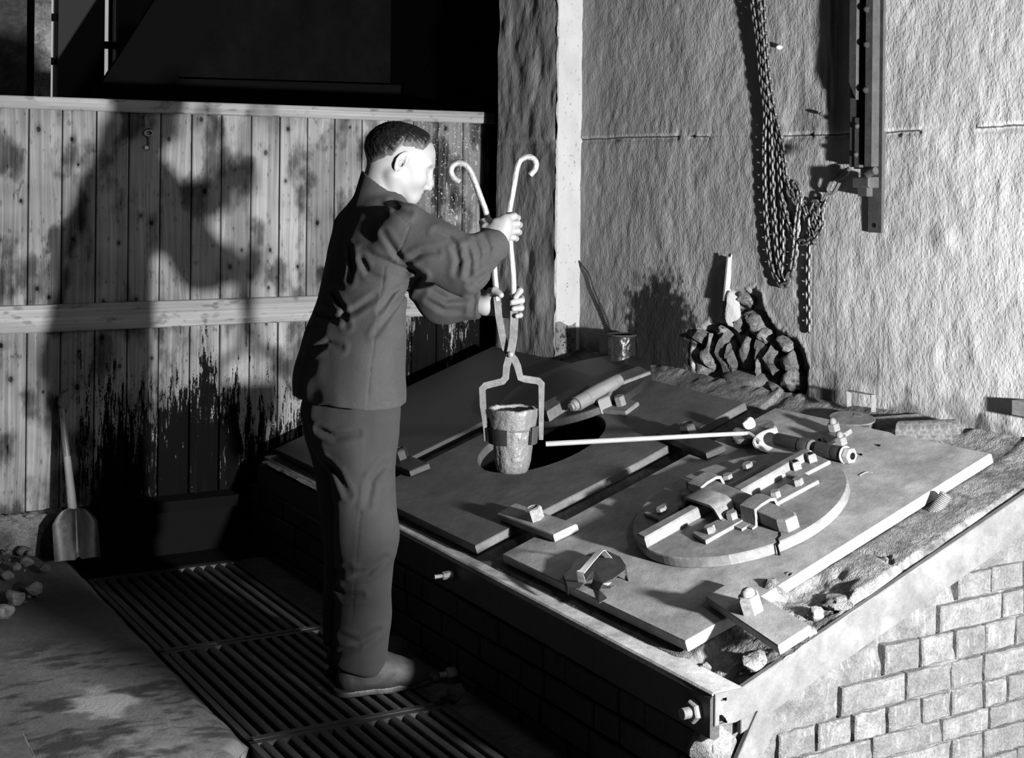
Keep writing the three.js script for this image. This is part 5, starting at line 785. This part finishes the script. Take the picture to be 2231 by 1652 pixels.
  const neckC = cap([-0.026, -0.035, 0], nk, 0.058, 0.062), sterno = sym(cap([-0.01, -0.05, 0.055], [nk[0] + 0.05, nk[1] + 0.0, 0.02], 0.014, 0.014));
  const head = (f, u, s) => { let d = smin(skin0(f, u, s), neckC(f, u, s), 0.025); d = smin(d, sterno(f, u, s), 0.02); return smin(d, ear(f, u, s), 0.004); };
  // ---- hands
  const T = TD, h = (x, y, d) => { const k = T + d, a = side, b = view, X = (x - 1115.5 + 0.0098 * (y - 385)) / 3180, Y = (y - 385 - 0.0098 * (x - 1115.5)) / 3180; return [k * (b[0] + a[0] * X), 1.52 - k * Y, k * (b[2] + a[2] * X)]; };
  const fing = (l, r) => union(chain(l.map((q) => h(...q)), r), 0.004);
  const rHand = (() => {
    const palm = union([cap(h(1081, 524, -0.065), h(1100, 480, -0.045), 0.022, 0.017), cap(h(1081, 524, -0.065), h(1103, 492, -0.045), 0.022, 0.017), cap(h(1082, 527, -0.065), h(1101, 505, -0.044), 0.022, 0.016), cap(h(1082, 530, -0.06), h(1096, 518, -0.042), 0.02, 0.015), cap(h(1070, 515, -0.06), h(1080, 487, -0.045), 0.018, 0.016)], 0.02);
    const fs = [fing([[1100, 476, -0.04], [1120, 471, -0.03], [1127, 475, -0.002], [1114, 478, 0.018]], [0.0125, 0.0105, 0.0098, 0.009]), fing([[1104, 490, -0.04], [1126, 487, -0.03], [1131, 490, -0.002], [1117, 493, 0.018]], [0.0128, 0.0108, 0.01, 0.009]), fing([[1102, 504, -0.04], [1126, 503, -0.03], [1130, 506, -0.002], [1116, 508, 0.018]], [0.0125, 0.0102, 0.0096, 0.0088]), fing([[1096, 517, -0.038], [1119, 518, -0.027], [1124, 520, -0.002], [1112, 522, 0.016]], [0.011, 0.009, 0.0085, 0.0078])];
    const thumb = fing([[1072, 508, -0.055], [1058, 496, -0.04], [1053, 485, -0.012], [1066, 480, 0.018]], [0.017, 0.0145, 0.0128, 0.0105]);
    return (x, y, z) => { let d = palm(x, y, z); let g = 9; for (const q of fs) g = Math.min(g, q(x, y, z)); d = smin(d, g, 0.008); return smin(d, thumb(x, y, z), 0.012); };
  })();
  const lHand = (() => {
    const palm = union([cap(h(1060, 664, 0.055), h(1108, 645, 0.048), 0.021, 0.015), cap(h(1060, 664, 0.055), h(1110, 658, 0.048), 0.021, 0.015), cap(h(1060, 666, 0.055), h(1108, 671, 0.048), 0.021, 0.015), cap(h(1060, 668, 0.055), h(1103, 683, 0.046), 0.02, 0.014), cap(h(1052, 662, 0.055), h(1066, 648, 0.045), 0.022, 0.018)], 0.02);
    const fs = [fing([[1112, 643, 0.045], [1130, 631, 0.028], [1133, 634, -0.006], [1123, 648, -0.026]], [0.0115, 0.0105, 0.0098, 0.0085]), fing([[1114, 657, 0.045], [1135, 651, 0.028], [1136, 655, -0.006], [1116, 659, -0.028]], [0.0118, 0.0105, 0.0098, 0.0085]), fing([[1112, 671, 0.045], [1134, 669, 0.026], [1135, 671, -0.006], [1119, 673, -0.028]], [0.0112, 0.01, 0.0095, 0.0082]), fing([[1106, 684, 0.043], [1129, 686, 0.022], [1133, 687, -0.003], [1126, 689, -0.021]], [0.0098, 0.0088, 0.0082, 0.0072])];
    const thumb = fing([[1062, 652, 0.045], [1069, 637, 0.02], [1078, 633, -0.008], [1091, 643, -0.028]], [0.0165, 0.0135, 0.012, 0.0095]);
    return (x, y, z) => { let d = palm(x, y, z); let g = 9; for (const q of fs) g = Math.min(g, q(x, y, z)); d = smin(d, g, 0.008); return smin(d, thumb(x, y, z), 0.012); };
  })();
  const foreR = cap(lerp3(J.rEl, J.rWr, 0.2), h(1080, 526, -0.064), 0.038, 0.025), foreL = cap(lerp3(J.lEl, J.lWr, 0.2), h(1058, 664, 0.055), 0.038, 0.025);
  // hidden body under the clothes, joined to the visible parts
  const core = union([loft([[1.7496,.7663,-4.033,.09,.12],[1.7595,1,-4.0273,.1,.14],[1.7761,1.1514,-4.0178,.1,.15],[1.7966,1.2753,-4.0062,.095,.16],[1.8113,1.3717,-3.9978,.08,.15],[1.8202,1.4405,-3.9927,.05,.06]]), ...chain([J.rSh, J.rEl], [0.05, 0.042]), ...chain([J.lSh, J.lEl, J.lWr], [0.05, 0.042, 0.03]), foreR, ...chain([J.rHip, J.rKn, J.rAn], [0.075, 0.055, 0.045]), ...chain([J.lHip, J.lKn, J.lAn], [0.075, 0.055, 0.045])], 0.04);
  const skinM = mat(0.16, { roughness: 0.62 }), box3 = (c, r) => [c.map((v) => v - r), c.map((v) => v + r)];
  const rc = h(1088, 500, -0.03), lc = h(1095, 660, 0.02);
  const body = merge(nets(core, [1.35, 0.05, -4.5], [2.35, 1.45, -3.4], 0.016), nets(toHead(head), [hc.x - 0.17, hc.y - 0.2, hc.z - 0.16], [hc.x + 0.17, hc.y + 0.14, hc.z + 0.16], 0.0034), nets((x, y, z) => smin(rHand(x, y, z), foreR(x, y, z), 0.015), ...box3(rc, 0.11), 0.0028), nets((x, y, z) => smin(lHand(x, y, z), foreL(x, y, z), 0.015), ...box3(lc, 0.11), 0.0028));
  const bodyMesh = part(t, 'body', body, skinM);
  // ---- hair: cropped at the sides, longer and dark on top
  const hairline = (f) => (f > 0.045 ? mix(0.05, 0.088, sstep(0.045, 0.075, f)) : f > -0.012 ? mix(0.043, 0.05, sstep(-0.012, 0.045, f)) : f > -0.035 ? mix(0.0, 0.043, sstep(-0.035, -0.012, f)) : mix(-0.042, 0.0, sstep(-0.085, -0.035, f)));
  const hair = toHead((f, u, s) => { const up = u - hairline(f) + 0.004 * n3(f * 140, u * 60, s * 140, 5), top = sstep(0.0, 0.05, up), d = smin(skin0(f, u, s), neckC(f, u, s), 0.02), al = f * 0.85 - u * 0.5, ac = f * 0.5 + u * 0.85, st = n3(al * 20, ac * 170, s * 150, 3) * 0.55 + n3(al * 45, ac * 380, s * 330, 4) * 0.35; return smax(d - 0.0015 - 0.009 * top - 0.003 * st * (0.25 + top), -up, 0.003); });
  const hg = nets(hair, [hc.x - 0.15, hc.y - 0.1, hc.z - 0.13], [hc.x + 0.15, hc.y + 0.14, hc.z + 0.13], 0.0028);
  { const p = hg.attributes.position, c = new Float32Array(p.count * 3); for (let i = 0; i < p.count; i++) { const [f, u, s] = toLocal_([p.getX(i), p.getY(i), p.getZ(i)]), up = u - hairline(f), k = mix(0.05, 0.003, sstep(0.0, 0.03, up + 0.008 * n3(f * 200, u * 80, s * 200, 2))); c[i * 3] = c[i * 3 + 1] = c[i * 3 + 2] = k; } hg.setAttribute('color', new THREE.BufferAttribute(c, 3)); }
  part(t, 'hair', hg, new THREE.MeshPhysicalMaterial({ vertexColors: true, roughness: 0.5, specularIntensity: 0.5 }));
  for (const q of [[0.092, 0.021, 0.02, 0.034]]) part(t, 'eyebrow', merge(...[1, -1].map((sg) => tube([V(...fromHead(0.104, 0.021, 0.01 * sg)), V(...fromHead(0.101, 0.026, 0.024 * sg)), V(...fromHead(0.09, 0.025, 0.042 * sg))], 0.0032, 6))), mat(0.05));
  // ---- jacket
  const torso = loft([[1.7432,.8075,-4.0366,.152,.255],[1.7437,.8899,-4.0363,.15,.255],[1.7523,1,-4.0314,.136,.24],[1.7761,1.1514,-4.0178,.112,.21],[1.7942,1.2753,-4.0075,.104,.212],[1.8077,1.3717,-3.9998,.095,.195],[1.8178,1.4405,-3.994,.075,.115],[1.8246,1.4845,-3.9902,.052,.06]]);
  const sleeves = [cap(J.rSh, lerp3(J.rSh, J.rEl, 0.6), 0.084, 0.078), cap(lerp3(J.rSh, J.rEl, 0.6), J.rEl, 0.078, 0.07), cap(J.rEl, h(1076, 533, -0.075), 0.07, 0.05), cap(J.lSh, J.lEl, 0.085, 0.07), cap(J.lEl, J.lWr, 0.068, 0.047)];
  const wr = vec(h(1081, 530, -0.066)), wd = vec(J.rWr).sub(vec(J.rEl)).normalize(), wl = vec(J.lWr), wld = vec(J.lWr).sub(vec(J.lEl)).normalize();
  const nd = vec(fromHead(-0.02, -0.03, 0)).sub(vec(J.neck)).normalize(), nb = vec(J.neck).addScaledVector(nd, -0.02);
  const creases = [[[930, 592], [885, 560], [850, 505]], [[930, 596], [880, 575], [800, 543]], [[920, 600], [880, 650], [835, 715]], [[905, 605], [868, 630], [845, 668]], [[768, 540], [778, 580], [772, 608]], [[800, 560], [815, 590], [845, 600]], [[700, 690], [745, 690], [790, 668], [830, 640]], [[735, 640], [760, 665], [770, 700]], [[1000, 535], [1008, 560], [1003, 585]], [[1022, 532], [1032, 560], [1028, 590]], [[1040, 522], [1050, 545], [1048, 572]], [[1058, 514], [1068, 535], [1066, 562]], [[960, 500], [985, 512], [1006, 534]], [[905, 560], [930, 545], [960, 540]], [[1068, 585], [1052, 596], [1035, 610]], [[860, 440], [872, 456], [900, 462]], [[690, 760], [730, 740], [760, 745]], [[945, 640], [975, 655], [1020, 650]], [[935, 660], [970, 680], [1010, 680]], [[1030, 640], [1036, 660], [1030, 685]]].map((l) => l.map(([x, y]) => [(x - 1115.5) / 3180 * 4.36, (y - 385) / 3180 * 4.36]));
  const seams = [[[852, 575], [838, 690], [826, 780], [820, 872]], [[868, 460], [886, 470], [905, 490], [890, 530], [868, 568]], [[795, 412], [840, 425], [880, 450]]].map((l) => l.map(([x, y]) => [(x - 1115.5) / 3180 * 4.36, (y - 385) / 3180 * 4.36]));
  const pd = (l, X, Y) => { let m = 9, w = 0; for (let i = 1; i < l.length; i++) { const [a, b] = l[i - 1], [c, e] = l[i], t = clamp(((X - a) * (c - a) + (Y - b) * (e - b)) / ((c - a) ** 2 + (e - b) ** 2)), q = Math.hypot(X - a - t * (c - a), Y - b - t * (e - b)); if (q < m) { m = q; w = (i - 1 + t) / (l.length - 1); } } return [m, w]; };
  const folds = (x, y, z) => { const X = x * side[0] + z * side[2], Y = 1.52 - y, dep = x * view[0] + z * view[2]; if (dep > 4.5) return 0; let d = 0; for (const l of creases) { const [m, w] = pd(l, X, Y); if (m < 0.04) d += 0.0085 * Math.exp(-((m / 0.0085) ** 2)) * Math.sin(Math.PI * clamp(0.12 + w * 0.8)) - 0.0035 * Math.exp(-(((m - 0.018) / 0.01) ** 2)); } if (dep < 4.4) for (const l of seams) { const [m] = pd(l, X, Y); if (m < 0.012) d += 0.002 * Math.exp(-((m / 0.003) ** 2)); } return d; };
  const jacket = (x, y, z) => {
    let d = torso(x, y, z); for (let i = 0; i < 3; i++) d = smin(d, sleeves[i](x, y, z), 0.045); for (let i = 3; i < 5; i++) d = smin(d, sleeves[i](x, y, z), 0.045);
    if (d > 0.06) return d;
    d += 0.006 * n3(x * 9 + y * 4, y * 7, z * 9 - y * 4, 31) + 0.0025 * n3(x * 22, y * 14 + x * 9, z * 22, 32) + folds(x, y, z);
    const c = (x - wr.x) * wd.x + (y - wr.y) * wd.y + (z - wr.z) * wd.z, near = Math.hypot(x - wr.x, y - wr.y, z - wr.z); if (near < 0.12) d = smax(d, c - 0.0, 0.004);
    const cl = (x - wl.x) * wld.x + (y - wl.y) * wld.y + (z - wl.z) * wld.z; if (Math.hypot(x - wl.x, y - wl.y, z - wl.z) < 0.12) d = smax(d, cl + 0.004, 0.004);
    const hem = .8544 + 0.02 * (x - 1.7) * -1 + 0.004 * n3(x * 20, 1, z * 20, 8) - y; d = smax(d, hem, 0.006);
    // neck opening and stand collar
    const px = x - nb.x, py = y - nb.y, pz = z - nb.z, al = px * nd.x + py * nd.y + pz * nd.z, rd = Math.sqrt(Math.max(0, px * px + py * py + pz * pz - al * al)), front = clamp((px * HF.x + pz * HF.z) / 0.07, -1, 1), ht = 0.062 - 0.03 * front, colR = 0.071 + 0.004 * front;
    const col = smax(Math.abs(rd - colR) - 0.0055, Math.max(al - ht, -0.06 - al), 0.003); d = smin(smax(d, -(Math.max(rd - colR + 0.004, -al - 0.02)), 0.006), col, 0.012);
    return d;
  };
  const clothM = mat(0.032, { map: rep(TX.clothTone, 1.5, 1.5), bumpMap: rep(TX.cloth, 7, 7), bumpScale: 0.0007, roughness: 0.9 }), trouM = mat(0.018, { map: rep(TX.clothTone, 2, 2, 0.3), bumpMap: rep(TX.cloth, 7, 7), bumpScale: 0.0008, roughness: 0.9 });
  part(t, 'jacket', nets(jacket, [1.38, 0.75, -4.45], [2.28, 1.56, -3.5], 0.0075), clothM, 'dark buttoned-up work jacket with creased sleeves');
  // ---- trousers
  const seat = loft([[1.7624,.6565,-4.0256,.09,.15],[1.7535,.7251,-4.0307,.125,.175],[1.7444,.8075,-4.0359,.135,.185],[1.7509,.89,-4.0322,.125,.175],[1.7552,.945,-4.0298,.11,.16]]);
  const legs = union([cap(J.rHip, J.rKn, 0.103, 0.088), cap(J.rKn, J.rAn, 0.09, 0.077), cap(J.lHip, J.lKn, 0.103, 0.088), cap(J.lKn, J.lAn, 0.088, 0.077)], 0.03);
  const tseam = [[[806, 930], [803, 1060], [796, 1140], [788, 1250], [782, 1330]]].map((l) => l.map(([x, y]) => [(x - 1115.5) / 3180 * 4.26, (y - 385) / 3180 * 4.26])), tcr = [[[850, 1205], [815, 1235], [780, 1240]], [[722, 1280], [745, 1250], [775, 1228]], [[735, 1270], [760, 1290], [800, 1285]], [[712, 1010], [745, 1030], [770, 1070]], [[845, 1010], [820, 1040], [812, 1090]], [[790, 1400], [760, 1415], [740, 1430]], [[835, 1370], [800, 1390], [760, 1380]], [[700, 940], [740, 950], [790, 940]]].map((l) => l.map(([x, y]) => [(x - 1115.5) / 3180 * 4.26, (y - 385) / 3180 * 4.26]));
  const trousers = (x, y, z) => { let d = smin(seat(x, y, z), legs(x, y, z), 0.03); if (d > 0.05) return d; const X = x * side[0] + z * side[2], Y = 1.52 - y; d += 0.006 * n3(x * 10, y * 6, z * 10, 41) + 0.004 * n3(x * 24, y * 13, z * 24, 42); for (const l of tcr) { const [m, w] = pd(l, X, Y); if (m < 0.04) d += 0.009 * Math.exp(-((m / 0.009) ** 2)) * Math.sin(Math.PI * clamp(0.1 + 0.8 * w)) - 0.004 * Math.exp(-(((m - 0.02) / 0.009) ** 2)); } if (x * view[0] + z * view[2] < 4.33) for (const l of tseam) { const [m] = pd(l, X, Y); if (m < 0.012) d += 0.0016 * Math.exp(-((m / 0.003) ** 2)); } return smax(d, 0.075 + 0.02 * n3(x * 9, 0, z * 9, 3) - y, 0.01); };
  part(t, 'trousers', nets(trousers, [1.38, 0.03, -4.5], [2.1, 0.95, -3.5], 0.0085), trouM, 'worn dark work trousers');
  // ---- boots
  const boot = (ank, dirx, dirz, y0) => { const F_ = V(dirx, 0, dirz).normalize(), S_ = V(-F_.z, 0, F_.x), o = V(ank[0], y0, ank[2]), q = (f, u, s) => { const v = o.clone().addScaledVector(F_, f).addScaledVector(S_, s); return [v.x, v.y + u, v.z]; }; const up = union([cap(q(0, 0.1, 0), q(0.01, 0.06, 0), 0.05, 0.05), cap(q(-0.035, 0.045, 0), q(0.06, 0.05, 0), 0.038, 0.04), cap(q(0.06, 0.05, 0), q(0.15, 0.036, 0.004), 0.042, 0.036), cap(q(0.14, 0.034, 0.008), q(0.185, 0.03, 0), 0.036, 0.028), cap(q(0.02, 0.09, 0), q(0.1, 0.056, 0), 0.036, 0.034)], 0.035), sole = union([cap(q(-0.04, 0.01, 0), q(0.07, 0.01, 0), 0.041, 0.04), cap(q(0.07, 0.01, 0), q(0.19, 0.012, 0.002), 0.044, 0.034)], 0.02);
    return [(x, y, z) => { const d = up(x, y, z); return smax(d + 0.0015 * n3(x * 60, y * 60, z * 60, 5) , y0 + 0.014 - y, 0.004); }, (x, y, z) => Math.max(sole(x, y, z), y - y0 - 0.018, y0 - y), [o.x - 0.26, y0 - 0.01, o.z - 0.26], [o.x + 0.26, y0 + 0.17, o.z + 0.26]]; };
  const bootM = mat(0.012, { roughness: 0.7, bumpMap: rep(TX.grit, 5, 5), bumpScale: 0.001 });
  for (const [a, dx, dz] of [[J.rAn, 1, 0.12], [J.lAn, 1, -0.15]]) { const [u, s, lo, hi] = boot(a, dx, dz, 0.001), b = part(t, 'boot', nets(u, lo, hi, 0.0055), bootM); part(b, 'sole', nets(s, lo, hi, 0.0055), M.ironDark); }
  put(t);
}

renderer.render(scene, camera);
